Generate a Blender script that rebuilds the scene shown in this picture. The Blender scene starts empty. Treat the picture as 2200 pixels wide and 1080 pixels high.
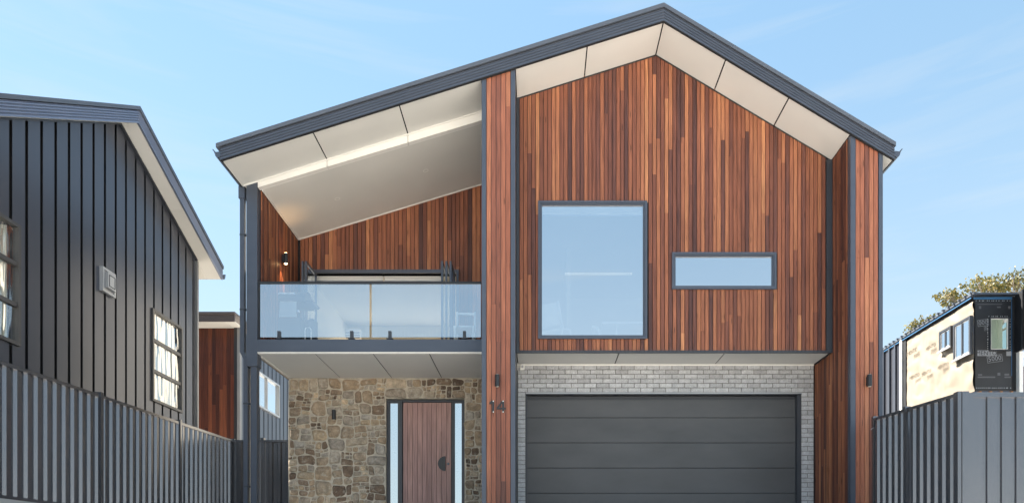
import bpy, bmesh, math, random
from mathutils import Matrix, Vector, noise

# ------------------------------------------------------------------ camera, sky, sun, exposure
sc = bpy.context.scene
COL = sc.collection
F = 1524.0                      # focal length in photo pixels (photo is 2200 wide)
cd = bpy.data.cameras.new('camera')
cam = bpy.data.objects.new('camera', cd)
COL.objects.link(cam)
cam.location = (0, 0, 0)        # eye of the photographer is the origin; the street is 1.2 m below
cam.rotation_euler = (math.radians(90), 0, 0)
cd.sensor_width = 36.0
cd.lens = 36.0 * F / 2200.0
cd.shift_x = -55.0 / 2200.0
cd.shift_y = 672.0 / 2200.0
cd.clip_start = 0.05
cd.clip_end = 2000
sc.camera = cam

SUN = Vector((-0.60, 0.32, 0.75)).normalized()     # towards the sun: behind and left of the house
world = bpy.data.worlds.new("World")
sc.world = world
world.use_nodes = True
wn, wl = world.node_tree.nodes, world.node_tree.links
wn.clear()
wo = wn.new('ShaderNodeOutputWorld')
bg = wn.new('ShaderNodeBackground')
sky = wn.new('ShaderNodeTexSky')
sky.sky_type = 'NISHITA'
sky.sun_disc = False
sky.sun_elevation = math.asin(SUN.z)
sky.sun_rotation = math.atan2(SUN.x, SUN.y)
sky.altitude = 50
sky.air_density = 1.0
sky.dust_density = 0.0
sky.ozone_density = 1.1
bg.inputs['Strength'].default_value = 0.069
tc = wn.new('ShaderNodeTexCoord')
mp = wn.new('ShaderNodeMapping')
mp.inputs['Rotation'].default_value = (0.0, 0.10, 0.35)
mp.inputs['Scale'].default_value = (1.6, 2.2, 15.0)
cn = wn.new('ShaderNodeTexNoise')
cn.inputs['Scale'].default_value = 1.7
cn.inputs['Detail'].default_value = 7
cn.inputs['Roughness'].default_value = 0.55
cn.inputs['Distortion'].default_value = 0.5
cr = wn.new('ShaderNodeMapRange')
cr.inputs['From Min'].default_value = 0.52
cr.inputs['From Max'].default_value = 0.80
cr.inputs['To Max'].default_value = 0.34
cm = wn.new('ShaderNodeMix'); cm.data_type = 'RGBA'
cm.inputs[7].default_value = (2.6, 2.85, 3.0, 1)
wl.new(tc.outputs['Generated'], mp.inputs['Vector'])
wl.new(mp.outputs['Vector'], cn.inputs['Vector'])
wl.new(cn.outputs['Fac'], cr.inputs['Value'])
wl.new(cr.outputs['Result'], cm.inputs[0])
hz = wn.new('ShaderNodeMix'); hz.data_type = 'RGBA'; hz.inputs[0].default_value = 0.62
hz.inputs[7].default_value = (1.30, 2.20, 2.85, 1)          # thin even veil of high haze over the whole sky
wl.new(sky.outputs['Color'], hz.inputs[6])
wl.new(hz.outputs[2], cm.inputs[6])
sx = wn.new('ShaderNodeSeparateXYZ'); wl.new(tc.outputs['Generated'], sx.inputs[0])
hr_ = wn.new('ShaderNodeMapRange'); hr_.interpolation_type = 'SMOOTHSTEP'     # the air whitens towards the horizon
hr_.inputs['From Min'].default_value = 0.0; hr_.inputs['From Max'].default_value = 0.62
hr_.inputs['To Min'].default_value = 0.75; hr_.inputs['To Max'].default_value = 0.0
wl.new(sx.outputs['Z'], hr_.inputs['Value'])
hm = wn.new('ShaderNodeMix'); hm.data_type = 'RGBA'; hm.inputs[7].default_value = (2.6, 2.98, 3.1, 1)
wl.new(hr_.outputs['Result'], hm.inputs[0]); wl.new(cm.outputs[2], hm.inputs[6])
wl.new(hm.outputs[2], bg.inputs['Color'])
wl.new(bg.outputs['Background'], wo.inputs['Surface'])

sd = bpy.data.lights.new('sun', 'SUN')
sd.energy = 5.0
sd.angle = math.radians(0.5)
sd.color = (1.0, 0.92, 0.80)
sun = bpy.data.objects.new('sun', sd)
COL.objects.link(sun)
sun.location = SUN * 60
sun.rotation_euler = (-SUN).to_track_quat('-Z', 'Y').to_euler()

sc.view_settings.view_transform = 'Standard'
sc.view_settings.look = 'None'
sc.view_settings.gamma = 1.0
sc.view_settings.use_curve_mapping = False
sc.view_settings.exposure = 2.18

random.seed(14)
R = random.Random(5)

# ------------------------------------------------------------------ helpers
def PX(px, Y): return (px - 1155.0) * Y / F
def PZ(py, Y): return (1212.0 - py) * Y / F
def YX(px, X): return X * F / (px - 1155.0)        # depth at which a side plane x = X is seen at column px

class MB:
    """collects shapes; build() links them as one mesh object (coordinates in the world)"""
    def __init__(s): s.v = []; s.f = []; s.a = []; s.cur = 0.5
    def add(s, vs, fs):
        n = len(s.v)
        s.v += [tuple(p) for p in vs]
        for f in fs:
            s.f.append(tuple(i + n for i in f)); s.a.append(s.cur)
        return s
    def box(s, x0, x1, y0, y1, z0, z1):
        if x0 > x1: x0, x1 = x1, x0
        if y0 > y1: y0, y1 = y1, y0
        if z0 > z1: z0, z1 = z1, z0
        return s.add([(x0,y0,z0),(x1,y0,z0),(x1,y1,z0),(x0,y1,z0),(x0,y0,z1),(x1,y0,z1),(x1,y1,z1),(x0,y1,z1)],
              [(0,3,2,1),(4,5,6,7),(0,1,5,4),(1,2,6,5),(2,3,7,6),(3,0,4,7)])
    def prism(s, poly, off):
        """extrude a planar polygon (3D points) by a vector"""
        n = len(poly); off = Vector(off)
        p = [Vector(q) for q in poly]
        nor = Vector((0,0,0))
        for i in range(n):
            a, b = p[i], p[(i+1) % n]
            nor += a.cross(b)
        if nor.dot(off) > 0: p.reverse()
        vs = p + [q + off for q in p]
        fs = [tuple(range(n)), tuple(range(2*n-1, n-1, -1))]
        fs += [(i, n+i, n+(i+1) % n, (i+1) % n) for i in range(n)]
        return s.add(vs, fs)
    def cyl(s, p0, p1, r0, n=12, r1=None):
        if r1 is None: r1 = r0
        p0, p1 = Vector(p0), Vector(p1)
        d = (p1-p0).normalized()
        u = d.orthogonal().normalized(); w = d.cross(u)
        vs = []
        for p, r in ((p0,r0),(p1,r1)):
            for i in range(n):
                a = 2*math.pi*i/n
                vs.append(p + (u*math.cos(a) + w*math.sin(a))*r)
        fs = [(i,(i+1)%n,n+(i+1)%n,n+i) for i in range(n)]
        fs += [tuple(range(n-1,-1,-1)), tuple(range(n,2*n))]
        return s.add(vs, fs)
    def tube(s, pts, r, n=8):
        for a, b in zip(pts[:-1], pts[1:]): s.cyl(a, b, r, n)
        return s
    def ring(s, x0, x1, z0, z1, t, y0, y1):
        """rectangular frame in the xz plane, four butted bars"""
        s.box(x0, x1, y0, y1, z1-t, z1); s.box(x0, x1, y0, y1, z0, z0+t)
        s.box(x0, x0+t, y0, y1, z0+t, z1-t); s.box(x1-t, x1, y0, y1, z0+t, z1-t)
        return s
    def ringx(s, y0, y1, z0, z1, t, x0, x1):
        s.box(x0, x1, y0, y1, z1-t, z1); s.box(x0, x1, y0, y1, z0, z0+t)
        s.box(x0, x1, y0, y0+t, z0+t, z1-t); s.box(x0, x1, y1-t, y1, z0+t, z1-t)
        return s
    def sweep(s, prof, path, fn):
        """closed profile (n, dz) swept along path points (t, z); fn(t, n, z) -> 3D point; plumb ends"""
        n = len(prof); m = len(path); vs = []
        for (t, z) in path:
            for (k, dz) in prof: vs.append(fn(t, k, z+dz))
        fs = []
        for j in range(m-1):
            for i in range(n):
                fs.append((j*n+i, (j+1)*n+i, (j+1)*n+(i+1) % n, j*n+(i+1) % n))
        fs += [tuple(range(n)), tuple(range(m*n-1, (m-1)*n-1, -1))]
        return s.add(vs, fs)
    def mesh(s, name):
        me = bpy.data.meshes.new(name)
        me.from_pydata(s.v, [], s.f)
        if len(set(s.a)) > 1:
            at = me.attributes.new('rnd', 'FLOAT', 'FACE')
            at.data.foreach_set('value', s.a)
        bm = bmesh.new(); bm.from_mesh(me)
        bmesh.ops.recalc_face_normals(bm, faces=bm.faces)
        bm.to_mesh(me); bm.free()
        return me
    def build(s, name, mat, parent=None, smooth=False, label=None, kind=None):
        me = s.mesh(name)
        if smooth:
            me.polygons.foreach_set('use_smooth', [True]*len(me.polygons))
        return link(name, me, mat, parent, label=label, kind=kind)

ORG = {}
def link(name, me, mat, parent=None, loc=None, rotz=0.0, scale=None, label=None, kind=None):
    o = bpy.data.objects.new(name, me)
    COL.objects.link(o)
    if mat is not None and me is not None and not me.materials: me.materials.append(mat)
    if parent is not None:
        o.parent = parent
        o.matrix_parent_inverse = Matrix.Translation(-ORG.get(parent.name, Vector((0,0,0))))
    if loc is not None: o.location = loc
    if rotz: o.rotation_euler = (0,0,rotz)
    if scale is not None: o.scale = scale
    if label: o['label'] = label
    if kind: o['kind'] = kind
    return o
def thing(name, label, cat, loc, group=None):
    o = bpy.data.objects.new(name, None)
    COL.objects.link(o)
    o.location = loc; o.empty_display_size = 0.2
    ORG[o.name] = Vector(loc)
    o['label'] = label; o['category'] = cat
    if group: o['group'] = group
    return o
def copy_tree(o, delta, label):
    c = o.copy(); COL.objects.link(c); c.location = o.location + Vector(delta); c['label'] = label
    def rec(src, dst):
        for ch in list(src.children):
            d = ch.copy(); COL.objects.link(d); d.parent = dst
            d.matrix_parent_inverse = ch.matrix_parent_inverse.copy()
            rec(ch, d)
    rec(o, c)
    return c

# ------------------------------------------------------------------ materials
def mat_new(name):
    m = bpy.data.materials.new(name); m.use_nodes = True
    n = m.node_tree.nodes; l = m.node_tree.links
    b = n['Principled BSDF']
    return m, n, l, b
def N(n, t, **kw):
    x = n.new(t)
    for k, v in kw.items():
        if hasattr(x, k): setattr(x, k, v)
    return x
def pos_noise(n, l, scale, detail=4, sc3=(1,1,1), off=None):
    g = n.new('ShaderNodeNewGeometry')
    mp = n.new('ShaderNodeMapping'); mp.inputs['Scale'].default_value = sc3
    l.new(g.outputs['Position'], mp.inputs['Vector'])
    if off is not None: l.new(off, mp.inputs['Location'])
    t = n.new('ShaderNodeTexNoise'); t.inputs['Scale'].default_value = scale; t.inputs['Detail'].default_value = detail
    l.new(mp.outputs['Vector'], t.inputs['Vector'])
    return t
def ramp(n, l, src, stops, const=False):
    r = n.new('ShaderNodeValToRGB')
    e = r.color_ramp.elements
    while len(e) < len(stops): e.new(0.5)
    for el, (p, c) in zip(e, stops):
        el.position = p; el.color = (*c, 1)
    if const: r.color_ramp.interpolation = 'CONSTANT'
    l.new(src, r.inputs['Fac'])
    return r
def mulrgb(n, l, col, fac_socket, lo, hi):
    mr = n.new('ShaderNodeMapRange'); mr.inputs['From Min'].default_value = 0.3; mr.inputs['From Max'].default_value = 0.7
    mr.inputs['To Min'].default_value = lo; mr.inputs['To Max'].default_value = hi
    l.new(fac_socket, mr.inputs['Value'])
    v = n.new('ShaderNodeVectorMath'); v.operation = 'SCALE'
    l.new(col, v.inputs[0]); l.new(mr.outputs['Result'], v.inputs['Scale'])
    return v.outputs['Vector']
def paint(name, col, rough=0.5, metal=0.0, var=0.08, scale=3.0, bump=0.0, spec=0.5, stretch=(1,1,1), rvar=0.08):
    m, n, l, b = mat_new(name)
    t = pos_noise(n, l, scale, 5, stretch)
    rgb = n.new('ShaderNodeRGB'); rgb.outputs[0].default_value = (*col, 1)
    c = mulrgb(n, l, rgb.outputs[0], t.outputs['Fac'], 1-var, 1+var)
    l.new(c, b.inputs['Base Color'])
    mr = n.new('ShaderNodeMapRange'); mr.inputs['To Min'].default_value = max(.02, rough-rvar); mr.inputs['To Max'].default_value = min(1, rough+rvar)
    l.new(t.outputs['Fac'], mr.inputs['Value']); l.new(mr.outputs['Result'], b.inputs['Roughness'])
    b.inputs['Metallic'].default_value = metal
    b.inputs['Specular IOR Level'].default_value = spec
    if bump > 0:
        t2 = pos_noise(n, l, scale*14, 4)
        bp = n.new('ShaderNodeBump'); bp.inputs['Strength'].default_value = bump; bp.inputs['Distance'].default_value = 0.004
        l.new(t2.outputs['Fac'], bp.inputs['Height']); l.new(bp.outputs['Normal'], b.inputs['Normal'])
    return m
def wood(name, stops, attr=False, rough=0.5, bright=1.0):
    m, n, l, b = mat_new(name)
    if attr:
        oi = n.new('ShaderNodeAttribute'); oi.attribute_name = 'rnd'; rnd = oi.outputs['Fac']
    else:
        oi = n.new('ShaderNodeObjectInfo'); rnd = oi.outputs['Random']
    sc1 = n.new('ShaderNodeMath'); sc1.operation = 'MULTIPLY'; sc1.inputs[1].default_value = 37.0; l.new(rnd, sc1.inputs[0])
    cx = n.new('ShaderNodeCombineXYZ'); l.new(sc1.outputs[0], cx.inputs[0]); l.new(sc1.outputs[0], cx.inputs[2])
    g1 = pos_noise(n, l, 1.0, 6, (85, 85, 2.2), cx.outputs[0])      # grain
    g2 = pos_noise(n, l, 1.0, 3, (16, 16, 1.3), cx.outputs[0])      # broad bands
    g2.inputs['Distortion'].default_value = 1.2
    g3 = pos_noise(n, l, 1.0, 5, (2.0, 2.0, 0.8))                    # weathering over the whole wall
    # random shifted a little by the broad bands
    mx = n.new('ShaderNodeMath'); mx.operation = 'MULTIPLY_ADD'; mx.inputs[1].default_value = 0.34
    l.new(g2.outputs['Fac'], mx.inputs[0])
    sub = n.new('ShaderNodeMath'); sub.operation = 'SUBTRACT'; sub.inputs[1].default_value = 0.17; l.new(rnd, sub.inputs[0])
    l.new(sub.outputs[0], mx.inputs[2])
    cr = ramp(n, l, mx.outputs[0], [(p, tuple(v*bright for v in c)) for p, c in stops])
    c = mulrgb(n, l, cr.outputs['Color'], g1.outputs['Fac'], 0.62, 1.30)
    c = mulrgb(n, l, c, g3.outputs['Fac'], 0.90, 1.10)
    # small dark knots
    vo = n.new('ShaderNodeTexVoronoi'); vo.inputs['Scale'].default_value = 1.0
    g = n.new('ShaderNodeNewGeometry'); mp = n.new('ShaderNodeMapping'); mp.inputs['Scale'].default_value = (9, 9, 1.6)
    l.new(g.outputs['Position'], mp.inputs['Vector']); l.new(cx.outputs[0], mp.inputs['Location']); l.new(mp.outputs['Vector'], vo.inputs['Vector'])
    km = n.new('ShaderNodeMapRange'); km.inputs['From Min'].default_value = 0.05; km.inputs['From Max'].default_value = 0.13
    km.inputs['To Min'].default_value = 0.45
    l.new(vo.outputs['Distance'], km.inputs['Value'])
    vs = n.new('ShaderNodeVectorMath'); vs.operation = 'SCALE'; l.new(c, vs.inputs[0]); l.new(km.outputs['Result'], vs.inputs['Scale'])
    l.new(vs.outputs['Vector'], b.inputs['Base Color'])
    b.inputs['Roughness'].default_value = rough
    b.inputs['Specular IOR Level'].default_value = 0.35
    bp = n.new('ShaderNodeBump'); bp.inputs['Strength'].default_value = 0.35; bp.inputs['Distance'].default_value = 0.003
    l.new(g1.outputs['Fac'], bp.inputs['Height']); l.new(bp.outputs['Normal'], b.inputs['Normal'])
    return m
def masonry(name, stops, var=(0.7, 1.25), scale=9, rough=0.8, bump=0.6, dist=0.012, light=None):
    m, n, l, b = mat_new(name)
    oi = n.new('ShaderNodeObjectInfo')
    cr = ramp(n, l, oi.outputs['Random'], stops)
    t = pos_noise(n, l, scale, 7); t.inputs['Roughness'].default_value = 0.65
    t2 = pos_noise(n, l, scale*4.5, 5)
    c = mulrgb(n, l, cr.outputs['Color'], t.outputs['Fac'], *var)
    c = mulrgb(n, l, c, t2.outputs['Fac'], 0.82, 1.15)
    if light:
        t3 = pos_noise(n, l, light[0], 3)
        mr = n.new('ShaderNodeMapRange'); mr.inputs['From Min'].default_value = 0.56; mr.inputs['From Max'].default_value = 0.70; mr.inputs['To Max'].default_value = light[2]
        l.new(t3.outputs['Fac'], mr.inputs['Value'])
        mx = n.new('ShaderNodeMix'); mx.data_type = 'RGBA'; mx.inputs[7].default_value = (*light[1], 1)
        l.new(mr.outputs['Result'], mx.inputs[0]); l.new(c, mx.inputs[6]); c = mx.outputs[2]
    l.new(c, b.inputs['Base Color'])
    b.inputs['Roughness'].default_value = rough
    bp = n.new('ShaderNodeBump'); bp.inputs['Strength'].default_value = bump; bp.inputs['Distance'].default_value = dist
    ad = n.new('ShaderNodeMath'); ad.operation = 'MULTIPLY_ADD'; ad.inputs[1].default_value = 0.3
    l.new(t2.outputs['Fac'], ad.inputs[0]); l.new(t.outputs['Fac'], ad.inputs[2])
    l.new(ad.outputs[0], bp.inputs['Height']); l.new(bp.outputs['Normal'], b.inputs['Normal'])
    return m
def glass(name, refl=0.5, tint=(0.9, 0.95, 1.0), rough=0.0, wave=0.0, gcol=(1,1,1)):
    m, n, l, b = mat_new(name)
    n.remove(b)
    out = n['Material Output']
    tr = n.new('ShaderNodeBsdfTransparent'); tr.inputs[0].default_value = (*tint, 1)
    gl = n.new('ShaderNodeBsdfGlossy'); gl.inputs['Roughness'].default_value = rough; gl.inputs['Color'].default_value = (*gcol, 1)
    mx = n.new('ShaderNodeMixShader')
    fr = n.new('ShaderNodeFresnel'); fr.inputs['IOR'].default_value = 1.5
    ma = n.new('ShaderNodeMath'); ma.operation = 'ADD'; ma.use_clamp = True; ma.inputs[1].default_value = refl - 0.04
    l.new(fr.outputs[0], ma.inputs[0])
    ge = n.new('ShaderNodeNewGeometry'); iv = n.new('ShaderNodeMath'); iv.operation = 'SUBTRACT'; iv.inputs[0].default_value = 1.0
    l.new(ge.outputs['Backfacing'], iv.inputs[1])
    mu = n.new('ShaderNodeMath'); mu.operation = 'MULTIPLY'; l.new(ma.outputs[0], mu.inputs[0]); l.new(iv.outputs[0], mu.inputs[1])
    l.new(mu.outputs[0], mx.inputs[0])
    l.new(tr.outputs[0], mx.inputs[1]); l.new(gl.outputs[0], mx.inputs[2]); l.new(mx.outputs[0], out.inputs['Surface'])
    if wave > 0:
        t = pos_noise(n, l, 1.6, 1, (1, 4.2, 0.7))
        bp = n.new('ShaderNodeBump'); bp.inputs['Strength'].default_value = wave; bp.inputs['Distance'].default_value = 0.1
        l.new(t.outputs['Fac'], bp.inputs['Height']); l.new(bp.outputs['Normal'], gl.inputs['Normal'])
    return m
def emit(name, col, s):
    m, n, l, b = mat_new(name)
    b.inputs['Base Color'].default_value = (*col, 1)
    b.inputs['Emission Color'].default_value = (*col, 1); b.inputs['Emission Strength'].default_value = s
    return m

WOOD_STOPS = [(0.0, (0.070, 0.031, 0.027)), (0.10, (0.115, 0.045, 0.033)), (0.32, (0.175, 0.062, 0.037)), (0.55, (0.222, 0.080, 0.044)),
              (0.80, (0.270, 0.101, 0.053)), (0.94, (0.325, 0.130, 0.064)), (1.0, (0.39, 0.168, 0.080))]
PILLAR_STOPS = [(0.0, (0.15, 0.060, 0.044)), (0.3, (0.27, 0.096, 0.058)), (0.7, (0.33, 0.122, 0.070)), (1.0, (0.41, 0.170, 0.092))]
M = {}
M['board'] = wood('hardwood_boards', WOOD_STOPS, bright=1.13)
M['pillar_board'] = wood('hardwood_pillar_boards', PILLAR_STOPS, bright=1.06)
M['slat'] = wood('hardwood_slats', WOOD_STOPS, attr=True)
M['wing_board'] = wood('red_cedar_boards', [(0.0, (0.04, 0.012, 0.008)), (0.35, (0.082, 0.023, 0.012)), (0.7, (0.118, 0.032, 0.015)), (1.0, (0.18, 0.055, 0.024))])
M['door_wood'] = wood('front_door_timber', [(0.0, (0.36, 0.21, 0.185)), (0.5, (0.40, 0.235, 0.21)), (1.0, (0.44, 0.26, 0.225))], rough=0.45)
M['dark'] = paint('dark_grey_metal', (0.040, 0.045, 0.056), 0.42, 0.0, 0.05, 2, spec=0.5)
M['fascia'] = paint('fascia_metal', (0.080, 0.093, 0.122), 0.36, 0.25, 0.05, 1.5, stretch=(1, 1, 4))
M['cap'] = paint('roof_metal', (0.10, 0.113, 0.14), 0.45, 0.2, 0.06, 2)
M['black'] = paint('black_backing', (0.012, 0.012, 0.014), 0.8)
M['blackmetal'] = paint('black_powder_coat', (0.022, 0.023, 0.026), 0.4, 0, 0.05, 5)
M['soffit'] = paint('soffit_sheet', (0.70, 0.685, 0.65), 0.75, 0, 0.03, 1.2)
M['white'] = paint('white_paint', (0.82, 0.80, 0.76), 0.6, 0, 0.02, 2)
M['render'] = paint('white_render', (0.50, 0.47, 0.41), 0.85, 0, 0.05, 1.5, 0.3)
M['plaster'] = paint('interior_plaster', (0.74, 0.70, 0.60), 0.8, 0, 0.03, 1.5)
M['floor'] = paint('interior_floor', (0.38, 0.27, 0.17), 0.5, 0, 0.1, 3)
M['mortar'] = paint('stone_mortar', (0.52, 0.465, 0.38), 0.95, 0, 0.22, 12, 0.8)
M['bmortar'] = paint('brick_mortar', (0.15, 0.14, 0.125), 0.95, 0, 0.15, 10, 0.6)
M['stone'] = masonry('rubble_stone', [(0.0, (0.12, 0.080, 0.056)), (0.14, (0.21, 0.145, 0.098)), (0.30, (0.34, 0.265, 0.19)), (0.46, (0.40, 0.295, 0.195)),
                     (0.62, (0.33, 0.285, 0.235)), (0.76, (0.45, 0.34, 0.22)), (0.88, (0.40, 0.36, 0.31)), (1.0, (0.62, 0.48, 0.32))], (0.58, 1.32), 8, 0.82, 0.8, 0.022, (14, (0.60, 0.56, 0.48), 0.38))
M['brick'] = masonry('grey_brick', [(0.0, (0.36, 0.36, 0.37)), (0.25, (0.43, 0.435, 0.45)), (1.0, (0.50, 0.505, 0.52))], (0.80, 1.16), 14, 0.38, 0.6, 0.006)
M['garage'] = paint('garage_door_paint', (0.072, 0.073, 0.077), 0.46, 0.0, 0.17, 1.3, 0.05, stretch=(0.8, 1, 2.0), rvar=0.14)
M['clad'] = paint('dark_metal_cladding', (0.085, 0.091, 0.112), 0.31, 0.45, 0.05, 0.8, stretch=(1, 1, 0.4))
M['fence'] = paint('fence_metal', (0.19, 0.194, 0.212), 0.22, 0.80, 0.05, 1.2, stretch=(1, 1, 0.3))
M['brown_fascia'] = paint('brown_metal', (0.12, 0.095, 0.085), 0.45, 0.2)
M['alu'] = paint('silver_frame', (0.42, 0.43, 0.45), 0.4, 0.4, 0.04, 4)
M['frame'] = paint('brown_grey_frame', (0.085, 0.080, 0.078), 0.4, 0.2)
M['ringdot'] = paint('frosted_dot', (0.62, 0.72, 0.80), 0.5)
M['trimgrey'] = paint('grey_trim', (0.22, 0.22, 0.225), 0.45)
M['glass'] = glass('window_glass', 0.74, (0.92, 0.97, 1.0), gcol=(0.97, 0.98, 1.0))
M['side_glass'] = glass('sidelight_glass', 0.75, (0.7, 0.8, 0.85), gcol=(0.95, 0.98, 1.0))
M['bal_glass'] = glass('balustrade_glass', 0.54, (0.92, 0.97, 1.0), gcol=(0.90, 0.95, 1.0))
M['wavy_glass'] = glass('neighbour_glass', 0.42, (0.9, 0.93, 0.93), wave=0.45)
M['curtain'] = paint('sheer_curtain', (0.85, 0.80, 0.70), 0.9, 0, 0.06, 3)
M['concrete'] = paint('concrete', (0.36, 0.35, 0.33), 0.9, 0, 0.12, 2.5, 0.5)
M['ground'] = paint('pale_concrete_ground', (0.60, 0.57, 0.53), 0.95, 0, 0.12, 0.4, 0.3)
M['wrap'] = paint('cream_wall_wrap', (0.255, 0.222, 0.178), 0.55, 0, 0.08, 2.0, 0.15)  # black membrane; sun glare on it is painted in as cream
M['blackwrap'] = paint('black_wall_wrap', (0.016, 0.017, 0.020), 0.5, 0, 0.2, 4, 0.25)
M['print'] = paint('grey_print', (0.20, 0.21, 0.23), 0.7)
M['brownprint'] = paint('faded_print', (0.238, 0.205, 0.162), 0.7)  # print toned to sit in the painted glare
M['tape'] = paint('blue_tape', (0.03, 0.12, 0.26), 0.5)
M['rawtimber'] = paint('pine_joist', (0.42, 0.20, 0.08), 0.7, 0, 0.15, 6)
M['chrome'] = paint('polished_steel', (0.75, 0.76, 0.78), 0.2, 1.0)
M['lamp'] = emit('lamp_glow', (1.0, 0.62, 0.28), 14.0)

# ------------------------------------------------------------------ ground (one sheet; the drive climbs from the street to the garage)
g = MB()
xs = [-400, -60, -20, -10, 0, 10, 20, 60, 400]
prof = [(-400, -1.2), (-30, -1.2), (-2, -1.2), (2, -1.15), (6, -0.20), (11, 0.74), (12, 0.80), (40, 0.85), (120, 0.9), (900, 0.9)]
for (y, z) in prof:
    for x in xs: g.v.append((x, y, z))
for j in range(len(prof)-1):
    for i in range(len(xs)-1):
        a = j*len(xs)+i
        g.f.append((a, a+1, a+1+len(xs), a+len(xs))); g.a.append(0.5)
g.build('ground', M['ground'], None, kind='structure')

# ------------------------------------------------------------------ the house
YF, YFA, YG, YGAR, YB, YST, YREAR = 12.0, 11.95, 12.75, 13.53, 12.8, 14.5, 14.9
XR, ZR = 2.125, 9.15                       # ridge
XL, XRT = -5.34, 6.01                      # ends of the fascia
def zr(x):                                 # underside of the roof edge
    return ZR + 0.3135*(x-XR) if x <= XR else ZR - 0.60*(x-XR)
house = thing('house', 'two storey timber clad house with gabled roof, balcony and wide dark garage door', 'house', (0.3, 13.0, 0.8))
# roof ---------------------------------------------------------------
path = [(XL, zr(XL)), (XR, ZR), (XRT, zr(XRT))]
ff = lambda t, n, z: (t, YFA - n, z)
ribs = [(-0.03, 0.0), (0.012, 0.0)]
for k in range(4):
    z0 = 0.012 + k*0.047
    ribs += [(0.012, z0), (0.012, z0+0.020), (-0.006, z0+0.030), (-0.006, z0+0.036)]
ribs += [(0.012, 0.2), (-0.03, 0.2)]
fas = MB().sweep(ribs, path, ff).build('fascia', M['fascia'], house)
MB().sweep([(-0.03, -0.016), (0.0, -0.016), (0.0, -0.001), (-0.03, -0.001)], path, ff).build('shadow_strip', M['black'], fas)
MB().sweep([(-0.03, 0.202), (-0.002, 0.202), (-0.002, 0.218), (-0.03, 0.218)], path, ff).build('flashing', M['black'], fas)
capp = [(XL-0.07, zr(XL-0.07)), (XR, ZR), (XRT+0.015, zr(XRT+0.015))]
MB().sweep([(-0.2, 0.22), (0.026, 0.22), (0.030, 0.285), (0.012, 0.298), (-0.2, 0.298)], capp, ff).build('roof_capping', M['cap'], fas)
rf = MB()
for (a, b) in ((XL-0.07, XR), (XR, XRT+0.015)):
    rf.prism([(a, YFA+0.2, zr(a)+0.22), (b, YFA+0.2, zr(b)+0.22), (b, YFA+0.2, zr(b)+0.285), (a, YFA+0.2, zr(a)+0.285)], (0, 7.3, 0))
roof = rf.build('roof', M['cap'], house)
rb = MB()
for k in range(23):                        # corrugation ribs of the roof sheet
    y = YFA + 0.35 + k*0.3
    for (a, b) in ((XL-0.07, XR), (XR, XRT+0.015)):
        rb.prism([(a, y, zr(a)+0.286), (b, y, zr(b)+0.286), (b, y, zr(b)+0.315), (a, y, zr(a)+0.315)], (0, 0.04, 0))
rb.build('roof_rib', M['cap'], roof, kind='stuff')
# gutters (quad profile, seen end on)
def gutter(xe, s):
    z = zr(xe)
    p = [(0, 0.06), (0.05, 0.03), (0.085, 0.06), (0.105, 0.12), (0.125, 0.165), (0.135, 0.165), (0.13, 0.185), (0.10, 0.15), (0.08, 0.13), (0.0, 0.14)]
    return MB().prism([(xe + s*a, YFA-0.005, z+b) for a, b in p], (0, 7.3, 0))
gl_ = gutter(XL, -1).build('gutter', M['fascia'], house)
gr_ = gutter(XRT, 1).build('gutter', M['fascia'], house)
MB().prism([(XL-0.002, YFA+0.0, zr(XL)+0.0), (XL-0.002, YFA+0.0, zr(XL)+0.13), (XL-0.03, YFA+0.0, zr(XL)+0.13), (XL-0.03, YFA+0.0, zr(XL)+0.02)], (0, 7.3, 0)).build('fascia', M['dark'], house)
MB().prism([(XRT+0.002, YFA+0.0, zr(XRT)+0.0), (XRT+0.002, YFA+0.0, zr(XRT)+0.13), (XRT+0.03, YFA+0.0, zr(XRT)+0.13), (XRT+0.03, YFA+0.0, zr(XRT)+0.02)], (0, 7.3, 0)).build('fascia', M['dark'], house)
# soffits: separate sheets with open joints, dark void above
P1L, P1R, P2L, P2R = -0.945, -0.378, 5.29, 5.835
GAP = 0.011
def soffit(xa, xb, y0, y1, name='soffit_panel'):
    xa += GAP; xb -= GAP
    return MB().prism([(xa, y0, zr(xa)+0.006), (xb, y0, zr(xb)+0.006), (xb, y0, zr(xb)+0.016), (xa, y0, zr(xa)+0.016)], (0, y1-y0, 0)).build(name, M['soffit'], house)
soffit(XL, -3.80, YFA+0.045, YB); soffit(-3.80, -2.34, YFA+0.045, YB); soffit(-2.34, P1L, YFA+0.045, YB)
soffit(P1R, 0.84, YFA+0.045, YG); soffit(0.84, XR, YFA+0.045, YG); soffit(XR, 3.18, YFA+0.045, YG); soffit(3.18, 4.25, YFA+0.045, YG); soffit(4.25, P2L, YFA+0.045, YG)
soffit(P2R, XRT, YFA+0.045, 19.2); soffit(XL, -5.255, YB+0.01, 19.2)
vb = MB()
for (a, b) in ((XL, XR), (XR, XRT)):
    vb.prism([(a, YFA+0.04, zr(a)+0.03), (b, YFA+0.04, zr(b)+0.03), (b, YFA+0.04, zr(b)+0.05), (a, YFA+0.04, zr(a)+0.05)], (0, 7.1, 0))
vb.build('roof_lining', M['black'], house)

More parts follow.
